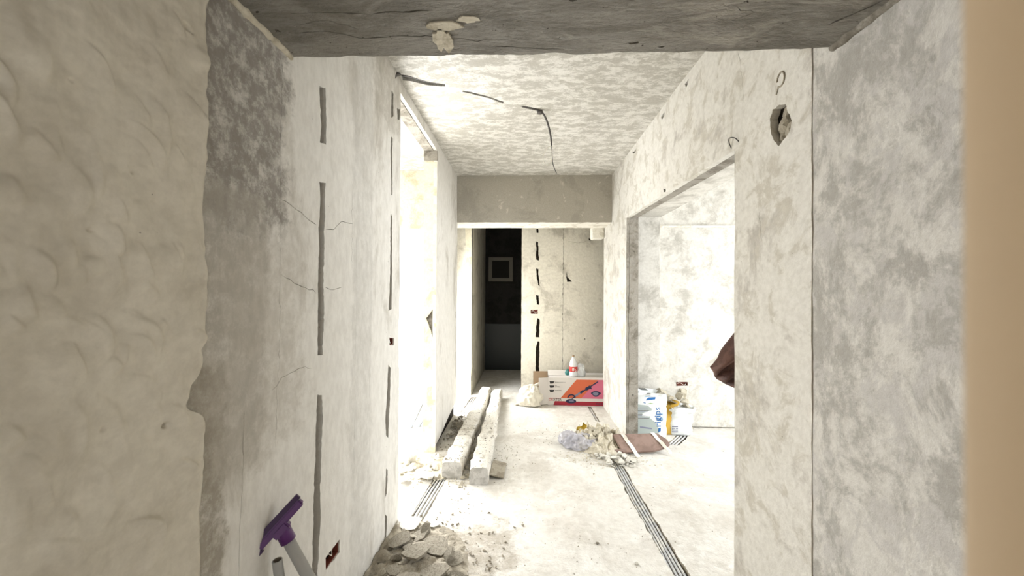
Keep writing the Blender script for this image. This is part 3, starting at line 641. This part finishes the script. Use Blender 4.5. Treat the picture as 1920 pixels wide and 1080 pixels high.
def crumbs(name, n, cx, cy, rx, ry, h, smax, m, label, xmin=None):
    b = bmesh.new()
    for _ in range(n):
        u, v = RR.gauss(0, .5), RR.gauss(0, .5); s = RR.uniform(.15, 1)**2*smax+.002
        x = cx+u*rx; y = cy+v*ry
        if xmin is not None and x < xmin: x = xmin+abs(RR.gauss(0, .03))
        c = Vector((x, y, max(0, h*(1-u*u-v*v))+s*.25)); a = RR.uniform(0, 6.28)
        e = Euler((RR.uniform(-.6, .6), RR.uniform(-.6, .6), a)).to_matrix()
        vs = [b.verts.new(c+e@Vector(p)*s) for p in ((1, .1, 0), (-.5, .8, .1), (-.7, -.7, 0), (.1, -.1, .5), (.0, 0, -.4))]
        for q in ((0, 1, 3), (1, 2, 3), (2, 0, 3), (1, 0, 4), (2, 1, 4), (0, 2, 4)): b.faces.new([vs[i] for i in q])
    o = mk(name, b, m); o['kind'] = 'stuff'; o['label'] = label; o['category'] = 'rubble'; return o
def mound(name, cx, cy, rx, ry, h, m, label, seed, xmin=None, ymax=None):
    b = bmesh.new(); n = 70; g = []
    for i in range(n+1):
        row = []
        for j in range(n+1):
            u, v = i/n*2-1, j/n*2-1; x, y = cx+u*rx, cy+v*ry
            if xmin is not None: x = max(x, xmin)
            d = max(0, 1-(u*u+v*v)); q = Vector((x*11, y*11, seed))
            z = h*d**.8*(.55+.9*abs(noise.noise(q))+.5*abs(noise.noise(q*2.7))) - .004
            row.append(b.verts.new((x, y, z)))
        g.append(row)
    for i in range(n):
        for j in range(n): b.faces.new((g[i][j], g[i+1][j], g[i+1][j+1], g[i][j+1]))
    bmesh.ops.delete(b, geom=[f for f in b.faces if all(v.co.z < -.003 for v in f.verts)], context='FACES')
    o = mk(name, b, m); o['kind'] = 'stuff'; o['label'] = label; o['category'] = 'rubble'; return o
# near pile against the left wall
mound('debris_mound', -.62, 1.88, .36, .42, .036, m_chunkg, 'grey dusty debris mound at the foot of the left wall in the foreground', 1, -.758)
lab, grp = 'grey piece in the heap by the near left wall', 'foreground heap pieces'
pile(60, -.58, 1.88, .27, .36, .026, .014, .05, m_chunkg, lab, grp, .72)
for (x, y, z, s, l) in ((-.545, 1.93, .055, .085, 'largest flat plaster slab on the foreground heap'), (-.43, 1.84, .03, .075, 'thin curved plaster flake lying right of the foreground heap'), (-.47, 2.02, .03, .09, 'wide cracked plaster slab behind the largest slab on the foreground heap'), (-.62, 1.80, .06, .05, 'thick rounded slab near the wall on the foreground heap'), (-.36, 1.95, .012, .07, 'half buried flat slab at the right rim of the foreground heap')):
    piece('s', m_chunkg, x, y, z, s, l, None, .12)
for (x, y, z, s, l) in ((-.66, 2.04, .045, .07, 'grey slab against the left wall just before the bright channel slab'), (-.52, 1.76, .05, .06, 'grey slab at the very front of the foreground heap'), (-.58, 2.12, .02, .06, 'low grey slab between the heap and the bright channel slab')):
    piece('s', m_chunkg, x, y, z, s, l, None, .15)
piece('s', m_white, -.655, 2.23, .02, .085, 'bright plaster slab bridging the floor channel beside the left door jamb', None, .2)
piece('s', m_white, -.52, 2.24, .012, .04, 'small white plaster flake right of the bridging slab', None, .2)
piece('c', m_chunkg, -.42, 2.245, .008, .013, 'lone pebble of plaster on the bright floor by the left channel', None)
crumbs('plaster_crumbs', 420, -.50, 1.95, .38, .40, .004, .012, m_chunkg, 'grey plaster crumbs strewn around the foreground heap', -.75)
# left doorway pile
lab, grp = 'pale piece in the left doorway heap', 'left doorway heap pieces'
mound('debris_mound', -.80, 2.98, .30, .22, .035, m_chunk, 'pale debris mound in the left doorway', 2)
pile(44, -.80, 2.95, .28, .20, .03, .013, .04, m_white, lab, grp)
pile(16, -.66, 2.86, .12, .10, .02, .012, .03, m_chunk, lab, grp)
o = E('gypsum_block', (-.885, 3.02, .075), .5); T(o, 'small upright white gypsum block in the left doorway heap', 'block')
b = bmesh.new(); bx(b, -.035, .035, -.02, .02, -.06, .06, mat=Euler((.1, .35, 0)).to_matrix().to_4x4()); bmesh.ops.bevel(b, geom=b.edges[:], offset=.005, segments=2, affect='EDGES'); mk('block_body', b, m_white, o)
piece('s', m_white, -.72, 2.80, .03, .09, 'long white slab leaning at the front of the left doorway heap', None, .3)
piece('s', m_white, -.86, 2.74, .025, .06, 'rounded white slab at the front left of the doorway heap', None, .25)
piece('s', m_white, -.625, 3.02, .05, .05, 'white slab standing against the left timber near its front end', None, 1.0)
crumbs('plaster_crumbs', 500, -.74, 2.88, .30, .20, .004, .011, m_chunk, 'fine plaster crumbs spread over the left doorway floor')
# between and beside timbers
pile(30, -.435, 3.0, .035, .35, .012, .012, .030, m_chunk, 'plaster shard fallen between the two timbers', 'shards between the timbers')
pile(30, -.665, 3.75, .07, .45, .03, .014, .035, m_chunkg, 'mortar lump between the left wall base and the left timber', 'lumps along the left wall base')
crumbs('plaster_crumbs', 260, -.43, 3.0, .09, .5, .004, .010, m_chunk, 'crumbs lying between the two timbers')
crumbs('mortar_crumbs', 350, -.66, 3.8, .10, .5, .02, .013, m_chunkg, 'mortar crumbs along the left wall base', -.755)
crumbs('mortar_crumbs', 120, -.15, 3.25, .22, .4, 0, .007, m_chunkg, 'thin scatter of mortar crumbs right of the timbers')
o = E('mortar_board', (-.20, 2.93, .0), -.05); T(o, 'thin grey mortar slab propped against the right timber', 'slab')
b = bmesh.new(); bx(b, -.055, .055, -.12, .12, -.006, .006, mat=Matrix.Translation((.0, 0, .022))@Euler((0, .22, 0)).to_matrix().to_4x4()); bmesh.ops.bevel(b, geom=b.edges[:], offset=.003, segments=1, affect='EDGES'); mk('slab_body', b, m_chunkg, o)
# right pile by the far jamb
mound('debris_mound', .68, 3.53, .27, .27, .15, m_chunk, 'pale debris mound at the foot of the far right jamb', 3)
lab, grp = 'lump in the heap at the far right jamb', 'far right jamb heap pieces'
pile(75, .67, 3.52, .25, .22, .13, .016, .05, m_chunk, lab, grp)
piece('s', m_chunk, .82, 3.50, .10, .07, 'upright slab leaning on the far right jamb above the heap', None, 1.2)
lab, grp = 'flake in the spill before the brown board', 'flakes before the board'
pile(46, .74, 3.16, .20, .11, .02, .012, .042, m_white, lab, grp, .6)
crumbs('plaster_crumbs', 500, .66, 3.22, .34, .20, .004, .010, m_chunk, 'fine plaster crumbs in front of the brown board')
crumbs('plaster_crumbs', 260, .40, 3.75, .5, .35, 0, .006, m_chunkg, 'fine crumbs on the floor before the carton')
crumbs('plaster_crumbs', 420, .1, 2.3, 1.3, 1.3, 0, .0042, m_chunkg, 'tiny grit scattered over the whole corridor floor', -.74)
for (x, y, s, m, l) in ((.57, 1.97, .014, m_white, 'lone white plaster crumb on the grey floor near the long channel'), (.252, 3.21, .02, m_white, 'round white plaster pebble alone on the mid corridor floor'), (.40, 2.12, .014, m_chunkg, 'narrow dark chip on the floor left of the long channel')):
    piece('c', m, x, y, s*.4, s, l, None)
# yellow scrap, plastic bag, stick, board
b = bmesh.new(); g = [[b.verts.new((i*.02-.05, j*.02-.03, .02*math.sin(i*1.3)+.015*math.cos(j*1.9)+.02)) for j in range(4)] for i in range(6)]
for i in range(5):
    for j in range(3): b.faces.new((g[i][j], g[i+1][j], g[i+1][j+1], g[i][j+1]))
r = bmesh.ops.solidify(b, geom=b.faces[:], thickness=.002); o = mk('yellow_scrap', b, m_yel, smooth=True); o.location = (.545, 3.60, .09); o.rotation_euler = (.2, -.7, .4); T(o, 'crumpled yellow scrap at the left edge of the jamb heap', 'scrap')
def blob(name, c, s, m, seed, amp=.25, fr=2.2, rough=1, flatb=True, sub=5, sharp=True):
    b = bmesh.new(); bmesh.ops.create_icosphere(b, subdivisions=sub, radius=1)
    for v in b.verts:
        n = v.co.normalized(); q = n*fr+Vector((seed, seed*.7, 0)); d = (1-abs(noise.noise(q))*2.2) if sharp else noise.noise(q)
        d += .45*(1-abs(noise.noise(q*2.6))*2.2 if sharp else noise.noise(q*2.6))
        p = n*(1+amp*d*rough); v.co = Vector((p.x*s[0], p.y*s[1], p.z*s[2]))
        if flatb: v.co.z = max(v.co.z, -s[2]*.55)
    o = mk(name, b, m, smooth=True); o.location = c; return o
o = blob('plastic_bag', (.50, 3.42, .035), (.10, .065, .055), m_film, 4, .5, 1.5, sub=5); T(o, 'crumpled greyish clear plastic bag in front of the jamb heap', 'bag')
o = blob('plastic_bag', (.40, 3.50, .04), (.07, .07, .05), m_film, 9, .35, 2.1); T(o, 'smaller pale crumpled plastic film left of the greyish bag', 'bag')
o = mk('wooden_stick', tube(bmesh.new(), [(.60, 3.33, .022), (.70, 3.31, .020), (.86, 3.29, .03)], .012, 8), m_brown); T(o, 'thin brown stick lying between plastic bag and brown board', 'stick')
bd = E('brown_board', (.99, 3.36, .072)); T(bd, 'mauve brown board with two white straps lying on rubble before the far right jamb', 'board')
bd.rotation_euler = (.62, -.03, .04)
b = bmesh.new(); pts = [(-.215, .085), (-.165, -.09), (.10, -.085), (.20, -.06), (.255, -.03), (.245, .02), (.18, .085)]
lo = [b.verts.new((x, y, -.011)) for x, y in pts]; hi = [b.verts.new((x, y, .011)) for x, y in pts]
b.faces.new(lo[::-1]); b.faces.new(hi)
for k in range(7): b.faces.new((lo[k], lo[(k+1) % 7], hi[(k+1) % 7], hi[k]))
bmesh.ops.bevel(b, geom=b.edges[:], offset=.004, segments=2, affect='EDGES'); mk('board_body', b, m_brown, bd)
for x0, y1, y0 in ((-.13, .085, -.17), (.135, .085, -.115)):
    b = bmesh.new(); rows = []
    for i in range(9):
        t = i/8; y = y1+(y0-y1)*t; x = x0+.095*t; z = .0145+(.004*math.sin(i*2)) - (0 if y > -.09 else (-.09-y)*.25)
        rows.append([b.verts.new((x-.016, y, z)), b.verts.new((x+.016, y, z+.001)), b.verts.new((x+.016, y, z+.005)), b.verts.new((x-.016, y, z+.004))])
    for i in range(8):
        for k in range(4): b.faces.new((rows[i][k], rows[i][(k+1) % 4], rows[i+1][(k+1) % 4], rows[i+1][k]))
    b.faces.new(rows[0][::-1]); b.faces.new(rows[-1]); o = mk('strap', b, m_white, bd); o['label'] = 'white dusty strap'
b = bmesh.new(); tube(b, [(-.04, -.172, -.012), (-.02, -.176, -.012)], .008, 8); mk('buckle', b, m_cable, o)

# ---- printed text helper
def text(name, s, size, m, parent, loc, rot, ext=.0006):
    c = D.curves.new(name, 'FONT'); c.body = s; c.size = size; c.extrude = ext; c.resolution_u = 3
    t = D.objects.new('tmp', c); COL.objects.link(t); C.view_layer.update()
    me = D.meshes.new_from_object(t.evaluated_get(C.evaluated_depsgraph_get())); D.objects.remove(t); D.curves.remove(c)
    me.materials.clear(); me.materials.append(m); o = D.objects.new(name, me); COL.objects.link(o); o.parent = parent; o.location = loc; o.rotation_euler = rot; return o
def poly(name, pts, f, th, m, parent):
    b = bmesh.new(); lo = [b.verts.new(f(x, z, 0)) for x, z in pts]; hi = [b.verts.new(f(x, z, th)) for x, z in pts]; n = len(pts)
    b.faces.new(lo[::-1]); b.faces.new(hi)
    for k in range(n): b.faces.new((lo[k], lo[(k+1) % n], hi[(k+1) % n], hi[k]))
    bmesh.ops.recalc_face_normals(b, faces=b.faces[:]); return mk(name, b, m, parent)

# ---- carton
cx0, cy0, cH, cL = .276, 4.655, .335, .86
cb = E('tool_carton', (cx0, cy0, 0), math.radians(-1.0)); T(cb, 'long orange and white printed tool carton lying on the floor against the back wall', 'box')
b = bmesh.new(); bx(b, 0, cL, 0, .30, 0, .004); bx(b, 0, cL, 0, .004, 0, cH); bx(b, 0, cL, .296, .30, 0, cH); bx(b, .02, cL, .004, .296, cH-.006, cH-.002); bx(b, cL-.004, cL, 0, .30, 0, cH)
mk('carton_body', b, m_cwhite, cb)
b = bmesh.new(); bx(b, -.115, 0, -.002, .001, .012, cH, mat=Euler((0, 0, .32)).to_matrix().to_4x4()); o = mk('end_flap', b, m_cwhite, cb); o['label'] = 'white open end flap'
b = bmesh.new(); bx(b, -.175, .01, .292, .296, .03, cH+.012); o = mk('end_flap', b, m_card, cb); o['label'] = 'brown inner end flap'
b = bmesh.new(); bx(b, .01, .33, .0, .20, 0, .003, mat=Matrix.Translation((0, .12, cH))@Euler((.12, 0, 0)).to_matrix().to_4x4()); mk('top_flap', b, m_cwhite, cb)
PF = lambda x, z, t: (x, -.0005-t, z)
poly('orange_field', [(.155, .09), (.345, .315), (cL-.01, .315), (cL-.01, .09)], PF, .0008, m_orange, cb)
poly('pink_field', [(.40, .09), (.60, .315), (cL-.01, .315), (cL-.01, .09)], PF, .0012, m_pink, cb)
poly('red_band', [(.07, .004), (cL-.01, .004), (cL-.01, .052), (.085, .052)], PF, .0008, m_red, cb)
poly('red_rule', [(.02, .086), (.155, .086), (.155, .090), (.02, .090)], PF, .0008, m_logo, cb)
for z in (.275, .225, .172):
    poly('feature_icon', [(.02, z+.015), (.082, z+.015), (.068, z-.010), (.03, z-.014)], PF, .0008, m_ink, cb)
for z, s in ((.280, 'BRUSHLESS MOTOR'), (.240, '40V'), (.225, 'BATTERY'), (.182, 'TELESCOPIC')): text('small_print', s, .014, m_ink, cb, (.088, -.001, z-.006), (math.pi/2, 0, 0), .0003)
text('logo_text', 'DE', .042, m_logo, cb, (.012, -.001, .056), (math.pi/2, 0, 0)); text('logo_text', 'XTER', .042, m_ink, cb, (.066, -.001, .056), (math.pi/2, 0, 0))
text('corner_text', 'TRIMMER', .03, m_navy, cb, (.575, -.0018, .016), (math.pi/2, 0, 0))
# printed trimmer picture
def stroke(p, q, w, m, nm='tool_picture', t=.0022):
    a, c = Vector(p), Vector(q); d = (c-a).normalized(); n_ = Vector((-d.y, d.x))*w/2
    return poly(nm, [tuple(a+n_), tuple(a-n_), tuple(c-n_), tuple(c+n_)], PF, t, m, cb)
stroke((.29, .085), (.60, .295), .013, m_navy); stroke((.325, .115), (.40, .165), .022, m_grille, t=.0026); stroke((.39, .155), (.43, .185), .026, m_navy, t=.003); stroke((.455, .20), (.515, .235), .036, m_navy, t=.003)
stroke((.50, .225), (.525, .205), .012, m_navy, t=.003); stroke((.56, .265), (.60, .295), .012, m_navy, t=.003)
poly('tool_picture', [(.28+.062*math.cos(a), .055+.026*math.sin(a)) for a in [i*.349 for i in range(18)]], PF, .003, m_navy, cb)
poly('tool_picture', [(.285+.03*math.cos(a), .058+.012*math.sin(a)) for a in [i*.349 for i in range(18)]], PF, .0036, m_grille, cb)
b = bmesh.new(); tube(b, [(.285+.045*math.cos(a), -.003, .09+.042*math.sin(a)) for a in [.2+i*.26 for i in range(12)]], .008, 6); mk('tool_picture', b, m_navy, cb)
poly('battery_picture', [(.575+(.052+.008*math.cos(4*a))*math.cos(a), .148+.034*math.sin(a+.25*math.cos(a))) for a in [i*.314 for i in range(20)]], PF, .003, m_navy, cb)
poly('battery_picture', [(.572+.035*math.cos(a), .150+.02*math.sin(a)) for a in [i*.314 for i in range(20)]], PF, .0036, m_grille, cb)
# ---- bottle and things on the carton
bo = E('drink_bottle', (.592, 4.735, cH)); T(bo, 'cloudy white plastic bottle with a red label standing on the carton', 'bottle')
mk('bottle_body', lathe(bmesh.new(), [(.040, 0), (.048, .006), (.05, .03), (.046, .07), (.05, .10), (.050, .13), (.045, .165), (.030, .205), (.014, .232), (.0125, .24)], 24), m_bottle, bo)
bl = mk('bottle_label', lathe(bmesh.new(), [(.0505, .062), (.0512, .064), (.0515, .122), (.0505, .124)], 24), m_logo, bo)
b = bmesh.new()
for i, (a0, w, z0, h) in enumerate(((-1.9, .35, .075, .035), (-1.4, .3, .085, .012), (-1.35, .5, .068, .01), (-1.7, .2, .10, .012))):
    g = [[b.verts.new((.0522*math.cos(a0+w*i2/6), .0522*math.sin(a0+w*i2/6), z0+h*j)) for j in range(2)] for i2 in range(7)]
    for i2 in range(6): b.faces.new((g[i2][0], g[i2+1][0], g[i2+1][1], g[i2][1]))
mk('label_lettering', b, m_cwhite, bl)
mk('bottle_cap', lathe(bmesh.new(), [(.014, .238), (.0145, .24), (.0145, .256), (.012, .258)], 16), m_card, bo)
o = blob('crumpled_plastic', (.68, 4.76, cH+.048), (.055, .045, .085), m_bottle, 14, .25, 1.8); T(o, 'crushed clear plastic bottle beside the standing bottle on the carton', 'bottle')
o = blob('teal_cup', (.535, 4.80, cH+.028), (.035, .03, .045), m_teal, 17, .12, 1.4, sub=4); T(o, 'small teal plastic item behind the bottle on the carton', 'cup')
# ---- white sack
sk = E('white_sack', (.05, 4.66, .0)); T(sk, 'crumpled white cloth sack on the floor left of the carton', 'sack')
o = blob('sack_body', (.01, -.02, .085), (.125, .085, .135), m_cloth, 21, .24, 1.7); o.parent = sk
b = bmesh.new(); g = []
for i in range(10):
    row = []
    for j in range(6):
        u, v = i/9, j/5-.5; row.append(b.verts.new((-.06-.11*u, -.02+v*.13*(1-.6*u), .055*(1-u)**1.5+.012*abs(math.sin(v*9+u*4))+.002)))
    g.append(row)
for i in range(9):
    for j in range(5): b.faces.new((g[i][j], g[i+1][j], g[i+1][j+1], g[i][j+1]))
bmesh.ops.solidify(b, geom=b.faces[:], thickness=.003); mk('sack_tail', b, m_cloth, sk, smooth=True)
b = bmesh.new(); tube(b, [(.02, .03, .17), (.08, .06, .22), (.14, .08, .25)], [.03, .022, .012], 10)
for v in b.verts: v.co += noise.noise_vector(v.co*30)*.01
mk('sack_neck', b, m_cloth, sk, smooth=True)

# ---- gypsum sack with lettering
def sack(name, loc, w, d, h, m, seed, rz, label, lean=0, amp=.012):
    o = E(name, loc, rz); T(o, label, 'sack'); b = bmesh.new(); N = 28; K = 16; rings = []
    for k in range(K+1):
        t = k/K; ring = []
        for i in range(N):
            a = 6.2832*i/N; ca, sa = math.cos(a), math.sin(a)
            x = w/2*math.copysign(abs(ca)**.45, ca)*(1+.05*math.sin(t*3.1)); y = d/2*math.copysign(abs(sa)**.6, sa)*(1-.35*t*t)
            z = h*t*(1+.05*math.cos(a+seed)*t)
            q = Vector((x*14, y*14, z*11+seed)); dd = amp*(1-2.4*abs(noise.noise(q))+.6*noise.noise(q*2.3))*(0 if k == 0 else 1)*(1+1.6*t**3)
            ring.append(b.verts.new((x+ca*dd, y+sa*dd*(.35+1.2*t**4 if sa < 0 else 1)+lean*t, z)))
        rings.append(ring)
    for k in range(K):
        for i in range(N): b.faces.new((rings[k][i], rings[k][(i+1) % N], rings[k+1][(i+1) % N], rings[k+1][i])).smooth = True
    inner = [b.verts.new(v.co*1) for v in rings[-1]]
    for v in inner: v.co = Vector((v.co.x*.9, (v.co.y-lean)*.8+lean, v.co.z-.03))
    for i in range(N): b.faces.new((rings[-1][i], rings[-1][(i+1) % N], inner[(i+1) % N], inner[i]))
    b.faces.new(inner); b.faces.new(rings[0][::-1]); mk('sack_body', b, m, o); return o
gs = sack('gypsum_sack', (1.185, 3.72, .004), .30, .15, .42, m_bagw, 3.3, .05, 'tall white and blue lettered gypsum sack standing behind the far right jamb', .03, .011)
PG = lambda x, z, t: (x, -.081+z*.13-t, z)
poly('grey_print_field', [(-.145, .01), (.02, .01), (.075, .06), (.035, .15), (-.01, .185), (.01, .27), (-.03, .30), (-.14, .31)], PG, .004, m_bagg, gs)
poly('blue_swoosh', [(-.07, .325), (-.02, .37), (.05, .375), (.045, .355), (-.02, .345), (-.05, .318)], PG, .005, m_blue, gs)
poly('pale_swoosh', [(-.06, .375), (.03, .40), (.02, .385)], PG, .005, m_pale, gs)
poly('green_swoosh', [(-.04, .31), (.06, .345), (.075, .335), (.03, .318)], PG, .006, m_green, gs)
tl = .130
text('logo_text', 'rigips', .085, m_blue, gs, (.088, -.081+.11*.13-.006, .105), (math.pi/2-tl*0, -math.pi/2, 0), .001)
text('small_print', 'gips-karton', .022, m_pale, gs, (.112, -.081+.15*.13-.006, .17), (math.pi/2, -math.pi/2, 0), .001)
for oo in gs.children:
    if oo.name.startswith(('logo_text', 'small_print')):   # tilt with the leaning front
        for v in oo.data.vertices: v.co.z -= v.co.x*.13
poly('logo_mark', [(.060, .062), (.083, .068), (.086, .098), (.064, .092)], PG, .006, m_blue, gs)
text('weight_text', '25 kg', .036, m_ink, gs, (-.085, -.081+.03*.13-.006, .025), (math.pi/2, 0, 0), .001)
for k in range(9): 
    z = .18+k*.012
    poly('small_print', [(-.125, z), (-.02-.006*(k % 3), z+.002), (-.02-.006*(k % 3), z+.006), (-.125, z+.004)], PG, .0046, m_cable if k % 3 == 0 else m_grille, gs)
poly('bar_print', [(-.11, .10), (.0, .085), (.0, .098), (-.11, .113)], PG, .005, m_grille, gs)
for (x, z) in ((1.13, .435), (1.22, .42)): pass
ys = sack('ochre_sack', (1.385, 3.80, .004), .10, .10, .30, m_ochre, 6.1, .1, 'ochre yellow sack squeezed between the gypsum sack and the white bag', 0, .02); 
ws = sack('white_bag', (1.50, 3.80, .004), .19, .13, .27, m_bagw, 9.7, -.08, 'white open bag of rubble standing in the right room below the socket box', 0, .024)
PW = lambda x, z, t: (x, -.07-t, z)
for k in range(4): poly('dark_print', [(-.085, .03+k*.016), (-.03, .032+k*.016), (-.03, .040+k*.016), (-.085, .038+k*.016)], PW, .002, m_grille, ws)
for (x, y, z, s, k, l) in ((1.33, 3.80, .40, .065, 'c', 'rounded plaster lump on top of the ochre sack next to the lettered sack'), (1.41, 3.81, .345, .06, 'c', 'pale plaster lump on top of the ochre sack towards the white bag'), (1.46, 3.80, .30, .06, 's', 'flat plaster lump in the mouth of the white bag'), (1.55, 3.80, .31, .055, 'c', 'plaster lump on the right side of the white bag mouth'), (1.52, 3.84, .35, .05, 'c', 'highest plaster lump on the white bag'), (1.585, 3.84, .255, .04, 'c', 'small plaster lump at the right rim of the white bag'), (1.63, 3.86, .03, .035, 'c', 'grey lump on the floor right of the white bag')):
    piece(k, m_chunk, x, y, z, s*1.25, l, None)
b = bmesh.new(); bx(b, -.035, .035, -.03, .0, -.05, .05); bmesh.ops.bevel(b, geom=b.edges[:], offset=.008, segments=2, affect='EDGES'); o = mk('plaster_dab', b, m_chunk, wrf); o.location = (1.60, 3.968, .345); o.rotation_euler = (0, .12, 0)

# ---- brown jacket on a trestle
jk = E('leather_jacket', (1.04, 2.2, .957)); T(jk, 'dark brown leather jacket corner poking out from behind the right opening edge', 'jacket')
b = bmesh.new(); st = [(0, 0, .0, .004), (.015, -.022, .012, .02), (.04, -.07, .045, .035), (.085, -.095, .105, .05), (.13, -.115, .165, .06), (.2, -.13, .25, .07), (.3, -.15, .33, .075), (.45, -.16, .34, .07), (.55, -.1, .25, .05)]
N = 28; rings = []
def interp(t):
    i = min(int(t), len(st)-2); f = t-i; return [st[i][k]*(1-f)+st[i+1][k]*f for k in range(4)]
for s in range(49):
    x, z0, z1, th = interp(s/48*(len(st)-1)); ring = []
    for k in range(N):
        a = 6.2832*k/N; zc = (z0+z1)/2; hz = (z1-z0)/2; z = zc+hz*math.sin(a); y = th*math.cos(a)
        fold = .034*math.sin((z-x*1.15)*60+1.0+2*noise.noise(Vector((x*8, z*8, 2))))*min(1, x/.06)
        ring.append(b.verts.new((x, y+fold*(1 if y < 0 else .4), z)))
    rings.append(ring)
for i in range(48):
    for k in range(N): b.faces.new((rings[i][k], rings[i][(k+1) % N], rings[i+1][(k+1) % N], rings[i+1][k])).smooth = True
b.faces.new(rings[0][::-1]); b.faces.new(rings[-1]); mk('jacket_body', b, m_leather, jk)
tr = E('wooden_trestle', (1.6, 2.2, 0)); T(tr, 'timber trestle under the brown jacket behind the right wall', 'trestle')
b = bmesh.new(); bx(b, -.27, .35, -.03, .03, .97, 1.04); mk('crossbar', b, m_wood, tr)
for x in (-.16, .28):
    for s in (-1, 1):
        b = bmesh.new(); tube(b, [(x, s*.02, .98), (x, s*.26, 0)], .02, 4); mk('leg', b, m_wood, tr)
# ---- metal profiles leaning in the left room
for i, (x, lbl) in enumerate(((-1.145, 'left grey metal profile leaning under the window of the left room'), (-1.075, 'right shorter metal profile leaning under the window of the left room'))):
    b = bmesh.new(); A = Vector((x, 3.82+i*.02, 0)); B = Vector((x+.15-i*.02, 4.045, .40-i*.12)); d = B-A
    m = Matrix.Translation(A)@frame_from(None, d, (1, 0, 0)); L_ = d.length
    bx(b, -.014, .014, -.001, .001, 0, L_, mat=m); bx(b, -.014, -.012, 0, .02, 0, L_, mat=m); bx(b, .012, .014, 0, .02, 0, L_, mat=m)
    T(mk('metal_profile', b, m_metal), lbl, 'profile', 'metal profiles')
